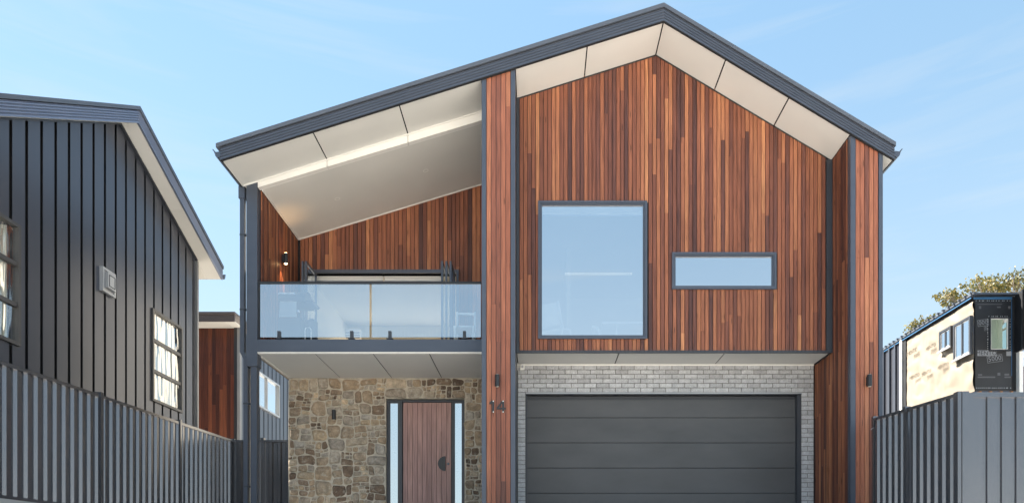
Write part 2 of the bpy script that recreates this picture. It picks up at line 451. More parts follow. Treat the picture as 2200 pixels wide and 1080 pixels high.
# walls with openings, cut as strips --------------------------------------
def wall_strips(mb, xs, zbot, top, holes, y0, y1):
    cuts = sorted(set([xs[0], xs[1]] + [h[0] for h in holes] + [h[1] for h in holes] + ([XR] if xs[0] < XR < xs[1] else [])))
    cuts = [c for c in cuts if xs[0] <= c <= xs[1]]
    for a, b in zip(cuts[:-1], cuts[1:]):
        if b-a < 1e-5: continue
        hs = sorted([(h[2], h[3]) for h in holes if h[0] < (a+b)/2 < h[1]])
        z = zbot
        for (h0, h1) in hs:
            if h0 > z: mb.box(a, b, y0, y1, z, h0)
            z = h1
        mb.prism([(a, y0, z), (b, y0, z), (b, y0, top(b)), (a, y0, top(a))], (0, y1-y0, 0))
    return mb
BOARD_CACHE = {}
def board_mesh(w):
    k = round(w, 4)
    if k not in BOARD_CACHE:
        c = 0.003; d = 0.018; h = w/2
        m = MB().prism([(-h, 0, 0), (-h, -d+c, 0), (-h+c, -d, 0), (h-c, -d, 0), (h, -d+c, 0), (h, 0, 0)], (0, 0, 1))
        BOARD_CACHE[k] = m.mesh('board')
    return BOARD_CACHE[k]
def boards(parent, mat, x0, x1, n, zbot, top, holes, yfront, rr, lens=(1.2, 3.6), gap=0.008, name='board'):
    """vertical boards standing in front of the plane yfront, with end joints at random heights"""
    w = (x1-x0)/n
    for i in range(n):
        xa = x0 + i*w; xc = xa + w/2
        zt = max(top(xa), top(xa+w)) + 0.015
        spans = []
        z = zbot
        for h in sorted(h for h in holes if h[0] < xc < h[1]) and sorted([h for h in holes if h[0] < xc < h[1]], key=lambda q: q[2]):
            if h[2] > z+0.02: spans.append((z, h[2]))
            z = h[3]
        if zt > z + 0.02: spans.append((z, zt))
        for (a, b) in spans:
            cuts = [a]; q = a + rr.uniform(0.3, lens[1])
            while q < b - 0.35:
                cuts.append(q); q += rr.uniform(*lens)
            cuts.append(b)
            for p, q in zip(cuts[:-1], cuts[1:]):
                link(name, board_mesh(w-gap), mat, parent, loc=(xc, yfront+0.018-rr.uniform(0, 0.0025), p+0.001), scale=(1, 1, q-p-0.002))

# gable wall
WIN1 = (PX(1156, YG), PX(1390, YG), PZ(728, YG), PZ(433, YG))
WIN2 = (PX(1443, YG), PX(1667, YG), PZ(622, YG), PZ(543, YG))
ZSOF = 3.81
GX0, GX1 = PX(1116, YG), PX(1774, YG)
gable = wall_strips(MB(), (P1R, P2L), ZSOF+0.02, lambda x: zr(x)+0.02, [(a+.03, b-.03, c+.03, d-.03) for a, b, c, d in (WIN1, WIN2)], YG+0.02, YG+0.14).build('gable_wall', M['black'], house)
boards(gable, M['board'], GX0, GX1, 76, ZSOF+0.03, lambda x: zr(x)-0.0, [(a+.01, b-.01, c+.01, d-.01) for a, b, c, d in (WIN1, WIN2)], YG, random.Random(3), lens=(1.5, 4.4))
tr = MB()
tr.box(P1R, GX0-0.004, YG-0.012, YG+0.019, ZSOF+0.032, zr(GX0)); tr.box(GX1+0.004, P2L-0.002, YG-0.03, YG+0.019, ZSOF+0.032, zr(P2L)+0.005)
tr.box(P1R, P2L-0.002, YG-0.03, YG+0.019, ZSOF-0.012, ZSOF+0.03)
tr.build('corner_trim', M['dark'], gable)
hd = MB()
for (a, b) in ((GX0, XR), (XR, GX1)):
    hd.prism([(a, YG-0.006, zr(a)-0.024), (b, YG-0.006, zr(b)-0.024), (b, YG-0.006, zr(b)+0.004), (a, YG-0.006, zr(a)+0.004)], (0, 0.004, 0))
hd.build('head_trim', M['blackmetal'], gable)

def window(rect, parent, y, gm, depth=0.10, name='window'):
    x0, x1, z0, z1 = rect
    fr = MB()
    fr.ring(x0, x1, z0, z1, 0.038, y-0.035, y+0.02)
    fr.ring(x0+0.039, x1-0.039, z0+0.039, z1-0.039, 0.018, y-0.020, y+0.03)
    fr.ring(x0+0.058, x1-0.058, z0+0.058, z1-0.058, 0.012, y-0.006, y+0.05)
    w = fr.build(name, M['fascia'], parent)
    MB().box(x0+0.066, x1-0.066, y+0.02, y+0.026, z0+0.066, z1-0.066).build('pane', gm, w)
    return w
w1 = window(WIN1, house, YG, M['glass']); w2 = window(WIN2, house, YG, M['glass'])
w1['label'] = 'large upright window'; w2['label'] = 'narrow wide window'
# ring shaped dots in a row on the big pane
tm = bpy.data.meshes.new('ring'); bm = bmesh.new()
for i in range(14):
    a = 2*math.pi*i/14
    for r in (0.020, 0.0155):
        for d in (0, -0.002): bm.verts.new((r*math.cos(a), d, r*math.sin(a)))
bm.verts.ensure_lookup_table()
for i in range(14):
    a, b = i*4, ((i+1) % 14)*4
    v = bm.verts
    for q in ((a+1, b+1, b+3, a+3), (a, a+2, b+2, b), (a, b, b+1, a+1), (a+2, a+3, b+3, b+2)): bm.faces.new([v[k] for k in q])
bm.to_mesh(tm); bm.free()
for i in range(22):
    link('ring', tm, M['ringdot'], w1, loc=(PX(1217+i*6.6, YG), YG+0.019, PZ(587, YG)))

# pillars -----------------------------------------------------------------
def pillar(xl, xr, bl, br, seed, lab):
    core = MB(); zt = lambda x: zr(x)+0.1
    core.prism([(xl+0.004, YF+0.02, -0.1), (xr-0.004, YF+0.02, -0.1), (xr-0.004, YF+0.02, zr(xr)+0.004), (xl+0.004, YF+0.02, zr(xl)+0.004)], (0, YGAR+0.1-YF, 0))
    p = core.build('timber_pillar', M['dark'], house, label=lab)
    boards(p, M['pillar_board'], bl, br, 5, -0.1, lambda x: max(zr(x), zr(x))-0.02, [], YF, random.Random(seed), lens=(2.4, 5.5))
    t = MB()
    for (a, b) in ((xl, bl-0.004), (br+0.004, xr)):
        t.prism([(a, YF-0.012, -0.1), (b, YF-0.012, -0.1), (b, YF-0.012, zr(b)+0.004), (a, YF-0.012, zr(a)+0.004)], (0, 0.10, 0))
    t.build('edge_trim', M['fascia'], p)
    return p
pil1 = pillar(P1L, P1R, PX(1045, YF), PX(1097, YF), 21, 'pillar carrying the number 14')
pil2 = pillar(P2L, P2R, PX(1838, YF), PX(1887, YF), 22, 'pillar at the right end')
# narrow slats on the left side of the right pillar
def slats_x(x, sgn, ya, yb, n, z0, top, mat, parent, rr, name, zb=None):
    m = MB(); p = (yb-ya)/n
    for i in range(n):
        y0 = ya + i*p; 
        zbb = z0 if zb is None else zb((y0+p/2))
        zc = zbb
        zt = top(y0+p/2)
        while zc < zt-0.01:
            ze = min(zt, zc + rr.uniform(1.0, 4.2)); m.cur = rr.random()
            if zt-ze < 0.3: ze = zt
            m.box(x, x + sgn*0.015, y0+p*0.25, y0+p*0.70, zc, ze-0.002); zc = ze
    return m.build(name, mat, parent, kind='stuff')
slats_x(P2L+0.003, -1, YF+0.10, YGAR-0.005, 26, -0.1, lambda y: zr(P2L)+0.0 if y < YG-0.03 else ZSOF-0.014, M['slat'], pil2, random.Random(4), 'side_slats')

# balcony ----------------------------------------------------------------
XBL = -5.04                                        # inner face of the left balcony wall
zc = lambda x: 6.80 + 0.30*(x-XBL)                 # balcony ceiling
ZF = 3.97                                          # upper floor
posts = MB().prism([(-5.255, YB, 3.58), (-5.06, YB, 3.58), (-5.06, YB, zr(-5.06)+0.006), (-5.255, YB, zr(-5.255)+0.006)], (0, 0.2, 0)).build('corner_post', M['fascia'], house)
MB().box(PX(537, YB), PX(550, YB), YB+0.03, YB+0.16, 0.3, 3.578).build('corner_post', M['fascia'], house)
MB().box(-5.058, P1L, YB, YB+0.16, PZ(755, YB), PZ(728.5, YB)).build('balcony_beam', M['fascia'], house)
MB().box(-5.058, P1L, YB+0.01, YB+0.05, PZ(757.6, YB), PZ(755, YB)-0.001).build('drip_edge', M['white'], house)
# white bulkhead between eave and ceiling, three boards
for (a, b) in ((-5.055, -3.80), (-3.80, -2.34), (-2.34, P1L)):
    a += 0.005; b -= 0.005
    MB().prism([(a, YB+0.002, zc(a)+0.0), (b, YB+0.002, zc(b)+0.0), (b, YB+0.002, zr(b)+0.004), (a, YB+0.002, zr(a)+0.004)], (0, 0.1, 0)).build('bulkhead_board', M['white'], house)
MB().prism([(-5.30, YB-0.022, zr(-5.30)-0.012), (P1L, YB-0.022, zr(P1L)-0.012), (P1L, YB-0.022, zr(P1L)+0.005), (-5.30, YB-0.022, zr(-5.30)+0.005)], (0, 0.018, 0)).build('cornice_bead', M['white'], house)
MB().prism([(XBL+0.022, YB+0.102, zc(XBL)+0.004), (P1L, YB+0.102, zc(P1L)+0.004), (P1L, YB+0.102, zc(P1L)+0.05), (XBL+0.022, YB+0.102, zc(XBL)+0.05)], (0, YREAR-0.02-YB-0.102, 0)).build('balcony_ceiling', M['soffit'], house)
bd = MB()
bd.prism([(XBL+0.024, YREAR-0.048, zc(XBL)-0.012), (P1L, YREAR-0.048, zc(P1L)-0.012), (P1L, YREAR-0.048, zc(P1L)+0.003), (XBL+0.024, YREAR-0.048, zc(XBL)+0.003)], (0, 0.025, 0))
bd.box(XBL+0.024, XBL+0.05, YB+0.104, YREAR-0.05, zc(XBL)-0.010, zc(XBL)+0.004)
bd.build('ceiling_bead', M['white'], house)
# left balcony wall with fine vertical slats
bw = MB().box(-5.20, XBL, YB+0.2, YREAR, ZF-0.12, 6.86).build('balcony_side_wall', M['black'], house)
slats_x(XBL+0.001, 1, YB+0.10, YREAR-0.02, 26, ZF, lambda y: zc(XBL)-0.004, M['slat'], bw, random.Random(9), 'side_slats')
# rear wall of the balcony
OPN = (-4.72, -1.70, ZF-0.1, 6.10)
rw = wall_strips(MB(), (XBL, P1L), ZF-0.12, lambda x: zc(x)+0.04, [OPN], YREAR, YREAR+0.12).build('balcony_rear_wall', M['black'], house)
boards(rw, M['board'], XBL+0.06, P1L, 47, ZF, zc, [(OPN[0], OPN[1], ZF-0.2, 6.12)], YREAR-0.02, random.Random(8), lens=(1.8, 4.2))
MB().box(XBL+0.024, XBL+0.058, YREAR-0.04, YREAR-0.001, ZF, zc(XBL)-0.015).build('corner_trim', M['blackmetal'], rw)
rsw = MB().prism([(P1L+0.005, YGAR+0.101, 0.3), (P1L+0.10, YGAR+0.101, 0.3), (P1L+0.10, YGAR+0.101, zr(P1L+0.1)), (P1L+0.005, YGAR+0.101, zr(P1L))], (0, YREAR-YGAR, 0)).build('balcony_side_wall', M['clad'], house)
# opening frame
fr = MB()
fr.box(OPN[0]-0.05, OPN[1]+0.05, YREAR-0.06, YREAR+0.13, 6.10, 6.17); fr.box(OPN[0]-0.05, OPN[0]+0.0, YREAR-0.06, YREAR+0.13, ZF, 6.099); fr.box(OPN[1], OPN[1]+0.05, YREAR-0.06, YREAR+0.13, ZF, 6.099)
fr.build('opening_frame', M['fascia'], house)
# folded back bifold leaves
def leaf(x, ya, yb, zt):
    m = MB().ringx(ya, yb, ZF+0.01, zt, 0.05, x-0.02, x+0.02)
    d = m.build('folding_door', M['fascia'], house)
    MB().box(x-0.004, x+0.004, ya+0.045, yb-0.045, ZF+0.055, zt-0.045).build('pane', M['bal_glass'], d)
    MB().cyl((x, yb-0.03, zt+0.001), (x, yb-0.03, zt+0.03), 0.012, 8).build('hinge', M['blackmetal'], d)
    return d
for x in (-4.70, -4.63): leaf(x, 14.17, 14.83, 6.06)
for x in (-1.91, -1.825, -1.74): leaf(x, 14.17, 14.83, 6.06)
# upper floor slab, porch ceiling, garage soffit
sl = MB()
sl.box(-5.18, P1L, YB+0.161, 19.0, ZSOF+0.03, ZF-0.002); sl.box(P1R, P2L, YG+0.141, 19.0, ZSOF+0.03, ZF-0.002); sl.box(P1L, P1R, YGAR+0.12, 19.0, ZSOF+0.03, ZF-0.002)
sl.build('floor_slab', M['floor'], house)
for (a, b) in ((-5.07, -4.03), (-4.03, -2.98), (-2.98, -1.96), (-1.96, P1L)):
    MB().box(a+0.010, b-0.010, YB+0.03 if a > -6 else YB, YST-0.003, ZSOF, ZSOF+0.012).build('porch_ceiling_panel', M['soffit'], house)
vd = MB().box(-5.06, P1L-0.002, YB+0.165, YST-0.004, ZSOF+0.0135, ZSOF+0.028); vd.box(P1R+0.004, P2L-0.03, YG+0.145, YGAR+0.005, ZSOF+0.0155, ZSOF+0.028)
vd.build('void_lining', M['black'], house, kind='stuff')
MB().box(-5.075, -5.045, YB+0.17, YST-0.004, ZSOF-0.025, ZSOF-0.001).build('ceiling_bead', M['soffit'], house)
for (a, b) in ((P1R+0.002, 1.47), (1.47, 3.38), (3.38, P2L-0.026)):
    MB().box(a+0.010, b-0.010, YG+0.022, YGAR-0.02, ZSOF+0.002, ZSOF+0.014).build('garage_soffit_panel', M['soffit'], house)
MB().box(P1R+0.002, P2L-0.026, YGAR-0.019, YGAR-0.002, ZSOF-0.02, ZSOF+0.01).build('ceiling_bead', M['white'], house)

# outer shell --------------------------------------------------------------
sh = MB()
sh.prism([(-5.2, YST+0.3, 0.3), (-5.08, YST+0.3, 0.3), (-5.08, YST+0.3, ZSOF+0.02), (-5.2, YST+0.3, ZSOF+0.02)], (0, 4.2, 0))
sh.box(-5.2, -5.06, YREAR+0.001, 19.0, ZSOF+0.02, 6.86)
sh.box(-5.2, 5.83, 19.0, 19.12, 0.3, 4.0)                        # unseen rear wall; wide openings added to let the sun in
sh.box(-5.2, -4.7, 19.0, 19.12, 4.001, 5.9); sh.box(-1.2, 0.2, 19.0, 19.12, 4.001, 5.9); sh.box(4.9, 5.83, 19.0, 19.12, 4.001, 5.9)
sh.box(-5.2, 5.83, 19.0, 19.12, 5.901, 6.8)
sh.prism([(-5.2, 19.0, 6.801), (5.83, 19.0, 6.801), (XR, 19.0, ZR)], (0, 0.12, 0))
sh.build('outer_wall', M['render'], house)
MB().prism([(P2R-0.10, YGAR+0.15, -0.1), (P2R-0.002, YGAR+0.15, -0.1), (P2R-0.002, YGAR+0.15, zr(P2R)), (P2R-0.10, YGAR+0.15, zr(P2R))], (0, 5.3, 0)).build('outer_wall', M['clad'], house)
# rooms behind the upper openings
def room(xa, xb, ya, yb, za, zb, zo, nm='room_lining'):
    t = 0.05
    m = MB()
    m.box(xa, xb, yb, yb+t, zo, zb)
    m.box(xa-t, xa, ya, yb, za, zb); m.box(xb, xb+t, ya, yb, za, zb); m.box(xa-t, xb+t, ya, yb, zb, zb+t)
    o = m.build(nm, M['plaster'], house)
    MB().box(xa, xb, ya, 19.0, za-0.03, za-0.001).build('floor', M['floor'], o)
    return o
gr = room(P1R+0.05, P2L-0.06, YG+0.15, 18.0, ZF+0.03, 6.75, ZF)
lr = room(XBL+0.03, P1L-0.08, YREAR+0.13, 18.75, ZF+0.03, 6.30, 5.85)  # rear wall left open low down, added so sunlight fills the room
vj = MB()
x = XBL+0.12
while x < P1L-0.12:
    vj.box(x, x+0.088, 18.735, 18.749, 5.851, 6.29); x += 0.094
vj.build('lining_boards', M['plaster'], lr, kind='stuff')
gw = MB(); gw.box(0.62, 0.70, 15.1, 18.0, ZF+0.03, 6.74); gw.build('partition', M['plaster'], gr)

# stone wall ----------------------------------------------------------------
DOOR = (PX(829, YST), PX(998, YST), 0.80, PZ(855, YST))
SX0, SX1 = PX(620, YST), P1L
sw = wall_strips(MB(), (SX0+0.01, SX1), 0.3, lambda x: ZSOF+0.02, [DOOR], YST, YST+0.28).build('stone_wall', M['mortar'], house)
srng = random.Random(77)
cells = []
def split(x0, x1, z0, z1):
    w, h = x1-x0, z1-z0
    tgt = srng.choice([0.012, 0.03, 0.055, 0.085, 0.12])
    if (w*h < tgt and w < 2.3*h and h < 0.40) or (w < 0.15 and h < 0.15):
        cells.append((x0, x1, z0, z1)); return
    if w > h*srng.uniform(1.15, 1.9):
        c = x0 + w*srng.uniform(0.32, 0.68); split(x0, c, z0, z1); split(c, x1, z0, z1)
    else:
        c = z0 + h*srng.uniform(0.34, 0.66); split(x0, x1, z0, c); split(x0, x1, c, z1)
split(SX0, DOOR[0], 0.75, ZSOF-0.003)
split(DOOR[0], DOOR[1], DOOR[3], ZSOF-0.003)
split(DOOR[1], SX1-0.005, 0.75, ZSOF-0.003)
def warp(x, z):
    a = 0.055; f = 3.3
    dx = a*noise.noise(Vector((x*f, z*f, 1.7))) + 0.014*noise.noise(Vector((x*11, z*11, 5.1)))
    dz = a*noise.noise(Vector((x*f, z*f, 9.3))) + 0.014*noise.noise(Vector((x*11, z*11, 3.3)))
    return x+dx, z+dz
for (x0, x1, z0, z1) in cells:
    w, h = x1-x0, z1-z0
    ins = srng.uniform(0.004, 0.011)
    xa, xb, za, zb = x0+ins, x1-ins, z0+ins, z1-ins
    w, h = xb-xa, zb-za
    mn = min(w, h)
    pts = []
    for (cx, cz, sx, sz) in ((xa, za, 1, 1), (xb, za, -1, 1), (xb, zb, -1, -1), (xa, zb, 1, -1)):
        r = mn*srng.uniform(0.10, 0.42)
        pa = (cx, cz + sz*r); pb = (cx + sx*r*0.3, cz + sz*r*0.3); pc = (cx + sx*r, cz)
        q = [pa, pb, pc]
        if sx*sz < 0: q.reverse()
        pts += q
    # order is counter clockwise starting bottom left
    if w > 0.2: pts.insert(3, (xa+w*srng.uniform(.4, .6), za + srng.uniform(-.004, .012)))
    vs = []; n = len(pts)
    cx, cz = sum(p[0] for p in pts)/n, sum(p[1] for p in pts)/n
    wp = [warp(px+srng.uniform(-.004, .004), pz+srng.uniform(-.004, .004)) for px, pz in pts]
    wp = [(min(max(p[0], SX0-0.02), SX1-0.006), min(p[1], ZSOF-0.004)) for p in wp]
    ccx, ccz = sum(p[0] for p in wp)/n, sum(p[1] for p in wp)/n
    d1, d2 = srng.uniform(0.005, 0.011), srng.uniform(0.014, 0.040)
    tx, tz = srng.uniform(-.05, .05), srng.uniform(-.06, .06)
    for (px, pz) in wp: vs.append((px, YST+0.004, pz))
    for (px, pz) in wp: vs.append((ccx+(px-ccx)*0.94, YST-d1, ccz+(pz-ccz)*0.94))
    for (px, pz) in wp:
        k = srng.uniform(0.62, 0.80)
        qx, qz = ccx+(px-ccx)*k, ccz+(pz-ccz)*k
        vs.append((qx, YST-d2+(qx-ccx)*tx+(qz-ccz)*tz+srng.uniform(-.004, .004), qz))
    vs.append((ccx, YST-d2-srng.uniform(-.004, .008), ccz))
    fs = []
    for i in range(n):
        j = (i+1) % n
        fs += [(i, j, n+j, n+i), (n+i, n+j, 2*n+j, 2*n+i), (2*n+i, 2*n+j, 3*n)]
    m = MB(); m.add(vs, fs)
    me = m.mesh('stone')
    link('stone', me, M['stone'], sw)
print('STONES', len(cells))

# front door -------------------------------------------------------------
dx0, dx1, dz0, dz1 = DOOR
YD = YST+0.10
fd = MB()
fd.ring(dx0+0.004, dx1-0.004, dz0, dz1-0.012, 0.045, YD-0.02, YD+0.10)
lx0, lx1 = PX(864, YST), PX(968, YST)
fd.box(lx0-0.09, lx0-0.012, YD-0.03, YD+0.09, dz0+0.046, dz1-0.058); fd.box(lx1+0.012, lx1+0.06, YD-0.03, YD+0.09, dz0+0.046, dz1-0.058)
fdo = fd.build('door_frame', M['dark'], house)
for (a, b) in ((dx0+0.052, lx0-0.091), (lx1+0.061, dx1-0.052)):
    MB().ring(a, b, dz0+0.05, dz1-0.06, 0.016, YD-0.01, YD+0.04).build('sidelight', M['dark'], fdo)
    MB().box(a+0.012, b-0.012, YD+0.01, YD+0.018, dz0+0.06, dz1-0.07).build('sidelight_pane', M['side_glass'], fdo)
    MB().box(a, b, YD+0.06, YD+0.08, dz0+0.05, dz1-0.06).build('blind', M['plaster'], fdo)
dlf = MB().box(lx0-0.008, lx1+0.008, YD+0.012, YD+0.05, dz0+0.05, dz1-0.062).build('front_door', M['black'], house)
nb = 10; bwid = (lx1-lx0)/nb
for i in range(nb):
    link('door_board', board_mesh(bwid-0.004), M['door_wood'], dlf, loc=(lx0+bwid*(i+.5), YD+0.010, dz0+0.055), scale=(1, 1, dz1-dz0-0.122))
hx, hz0, hz1 = PX(956, YST), PZ(1010, YST), PZ(978, YST)
hr = (hz1-hz0)/2; hzc = (hz0+hz1)/2
MB().prism([(hx-hr*math.cos(a), YD-0.045, hzc+hr*math.sin(a)) for a in [math.radians(-90+10*k) for k in range(19)]], (0, 0.025, 0)).build('door_handle', M['blackmetal'], dlf)
hs = MB().cyl((hx-0.03, YD-0.02, hzc+0.08), (hx-0.03, YD-0.006, hzc+0.08), 0.012, 8).cyl((hx-0.03, YD-0.02, hzc-0.08), (hx-0.03, YD-0.006, hzc-0.08), 0.012, 8).build('handle_stud', M['blackmetal'], dlf)
lk = MB().cyl((hx+0.055, YD-0.02, hzc+0.0), (hx+0.055, YD-0.006, hzc), 0.026, 16).build('lock', M['blackmetal'], dlf)
MB().cyl((hx+0.055, YD-0.024, hzc+0.0), (hx+0.055, YD-0.0202, hzc), 0.009, 12).build('keyhole', M['chrome'], lk)

# garage: brick wall and sectional door -------------------------------------
GD = (PX(1129, YGAR), PX(1722, YGAR), 0.80, PZ(842, YGAR))
bk = wall_strips(MB(), (P1R+0.002, P2L-0.02), 0.3, lambda x: ZSOF+0.02, [GD], YGAR+0.012, YGAR+0.24).build('brick_wall', M['bmortar'], house)
def brick_mesh(w):
    k = ('b', round(w, 3))
    if k not in BOARD_CACHE:
        h = w/2; hh = 0.038; c = 0.004
        BOARD_CACHE[k] = MB().add([(-h, 0.06, -hh), (h, 0.06, -hh), (h, 0.06, hh), (-h, 0.06, hh),
                  (-h, c, -hh), (h, c, -hh), (h, c, hh), (-h, c, hh),
                  (-h+c, 0, -hh+c), (h-c, 0, -hh+c), (h-c, 0, hh-c), (-h+c, 0, hh-c)],
                 [(0,1,5,4),(1,2,6,5),(2,3,7,6),(3,0,4,7),(4,5,9,8),(5,6,10,9),(6,7,11,10),(7,4,8,11),(8,9,10,11)]).mesh('brick')
    return BOARD_CACHE[k]
brng = random.Random(12)
course = 0.086
zb0 = GD[3]+0.005
def brick(x0, x1, zc_):
    if x1-x0 < 0.035: return
    link('brick', brick_mesh(round(x1-x0, 3)), M['brick'], bk, loc=((x0+x1)/2, YGAR+brng.uniform(0.0, 0.004), zc_))
row = 0
z = zb0 + 0.038 + 0.002
xL, xR = P1R+0.003, P2L-0.024
while z + 0.030 < ZSOF:
    x = xL - (0.12 if row % 2 else 0.0) - 0.055
    while x < xR:
        a, b = max(x, xL), min(x+0.230, xR)
        brick(a, b, z); x += 0.240
    z += course; row += 1
z = zb0 + 0.04 - course; row = 1
while z > 0.78:
    if row % 2:
        brick(xL, GD[0]-0.004, z); brick(GD[1]+0.004, GD[1]+0.114, z); brick(GD[1]+0.124, xR, z)
    else:
        brick(xL, GD[0]-0.004, z); brick(GD[1]+0.004, xR, z)
    z -= course; row += 1
gx0, gx1, gz0, gz1 = GD
gf = MB()
gf.box(gx0+0.002, gx1-0.002, YGAR-0.01, YGAR+0.10, gz1-0.045, gz1-0.002)
gf.box(gx0+0.002, gx0+0.03, YGAR+0.02, YGAR+0.16, gz0, gz1-0.046); gf.box(gx1-0.075, gx1-0.002, YGAR+0.02, YGAR+0.16, gz0, gz1-0.046)
gf.box(gx0+0.03, gx1-0.075, YGAR+0.13, YGAR+0.16, gz1-0.11, gz1-0.046)
gfo = gf.build('garage_frame', M['dark'], house)
MB().box(gx0+0.004, gx1-0.004, YGAR-0.016, YGAR-0.0101, gz1-0.030, gz1-0.004).build('lintel', M['alu'], gfo)
gd = MB().box(gx0+0.01, gx1-0.02, YGAR+0.165, YGAR+0.19, gz0, gz1-0.05).build('garage_door', M['black'], house)
zt = gz1-0.112
zl = [PZ(896.5, YGAR+.12), PZ(950.5, YGAR+.12), PZ(1004.5, YGAR+.12), PZ(1058.5, YGAR+.12), 0.80]
for zz in zl:
    m = MB(); c = 0.007
    a, b, y = gx0+0.031, gx1-0.076, YGAR+0.12
    m.add([(a, y+0.045, zz+0.002), (b, y+0.045, zz+0.002), (b, y+0.045, zt), (a, y+0.045, zt),
           (a, y+c, zz+0.002), (b, y+c, zz+0.002), (b, y+c, zt), (a, y+c, zt),
           (a, y, zz+0.002+c), (b, y, zz+0.002+c), (b, y, zt-c), (a, y, zt-c)],
          [(0,1,5,4),(1,2,6,5),(2,3,7,6),(3,0,4,7),(4,5,9,8),(5,6,10,9),(6,7,11,10),(7,4,8,11),(8,9,10,11)])
    m.build('door_section', M['garage'], gd)
    zt = zz - 0.001
# body of the garage behind (closes the shell)
MB().box(P1R+0.01, P2L-0.01, YGAR+0.25, YGAR+0.30, 0.3, ZSOF+0.02).build('inner_wall', M['black'], house)
MB().box(-5.1, P1L, YST+0.29, YST+0.33, 0.3, ZSOF+0.02).build('inner_wall', M['black'], house)

# downpipes -----------------------------------------------------------------
dp = MB()
YDP = YB+0.08
px0, px1 = PX(517.5, YDP), PX(526.5, YDP)
pc = (px0+px1)/2; hw = (px1-px0)/2
def rect_pipe(m, pts, hw, hd):
    for (x0, z0), (x1, z1) in zip(pts[:-1], pts[1:]):
        m.prism([(x0-hw, YDP-hd, z0), (x0+hw, YDP-hd, z0), (x1+hw, YDP-hd, z1), (x1-hw, YDP-hd, z1)], (0, 2*hd, 0))
xk = PX(529.5, YDP)
rect_pipe(dp, [(pc, 6.62), (pc, PZ(757, YDP))], hw, 0.045)
rect_pipe(dp, [(pc, PZ(757, YDP)-0.001), (xk, PZ(772, YDP))], hw, 0.045)
rect_pipe(dp, [(xk, PZ(772, YDP)-0.001), (xk, 0.3)], hw, 0.045)
dpo = dp.build('downpipe', M['fascia'], house)
MB().box(-5.286, -5.257, YB+0.15, YB+0.2, 0.9, 6.60).build('cover_strip', M['white'], house)  # added white strip, painted brightness of the sunlit gap beside the pipe
hd_ = MB().box(pc-hw-0.02, pc+hw+0.015, YDP-0.06, YDP+0.06, 6.62, 6.84)
hd_.build('rain_head', M['fascia'], dpo)
cl = MB()
for zz in (5.95, 4.6): cl.box(pc-hw-0.004, pc+hw+0.035, YDP-0.049, YDP+0.0, zz, zz+0.03)
for zz in (2.9, 1.4): cl.box(xk-hw-0.004, xk+hw+0.035, YDP-0.049, YDP+0.0, zz, zz+0.03)
cl.build('pipe_clip', M['dark'], dpo, kind='stuff')
MB().box(P2R+0.002, P2R+0.03, 12.3, 12.4, 6.3, 6.7).build('downpipe', M['fascia'], house)

# ------------------------------------------------------------------ glass balustrade on the balcony edge
bal = thing('glass_balustrade', 'two pane clear glass balustrade with thin black rail along the balcony edge', 'balustrade', (-3.0, YB+0.06, PZ(728, YB)))
yg = YB+0.05
for (a, b) in ((559, 794), (798.5, 1033)):
    MB().box(PX(a, yg), PX(b, yg), yg, yg+0.012, PZ(724, yg), PZ(610, yg)).build('glass_pane', M['bal_glass'], bal)
MB().box(PX(555, yg), PX(1034, yg), yg-0.015, yg+0.025, PZ(610, yg)+0.001, PZ(605, yg)).build('top_rail', M['blackmetal'], bal)
MB().box(PX(553.5, yg), PX(557.5, yg), yg-0.01, yg+0.03, PZ(728, yg), PZ(610, yg)).build('wall_channel', M['blackmetal'], bal)
for p in (600, 756, 838, 998):
    sp = MB().box(PX(p-3.2, yg), PX(p+3.2, yg), yg-0.03, yg-0.001, PZ(728, yg)+0.006, PZ(711.5, yg)).box(PX(p-3.2, yg), PX(p+3.2, yg), yg+0.013, yg+0.04, PZ(728, yg)+0.006, PZ(711.5, yg)).build('spigot', M['dark'], bal)
    MB().box(PX(p-7, yg), PX(p+7, yg), yg-0.05, yg+0.06, PZ(728.5, yg)+0.001, PZ(728.5, yg)+0.010).build('spigot_foot', M['dark'], sp)

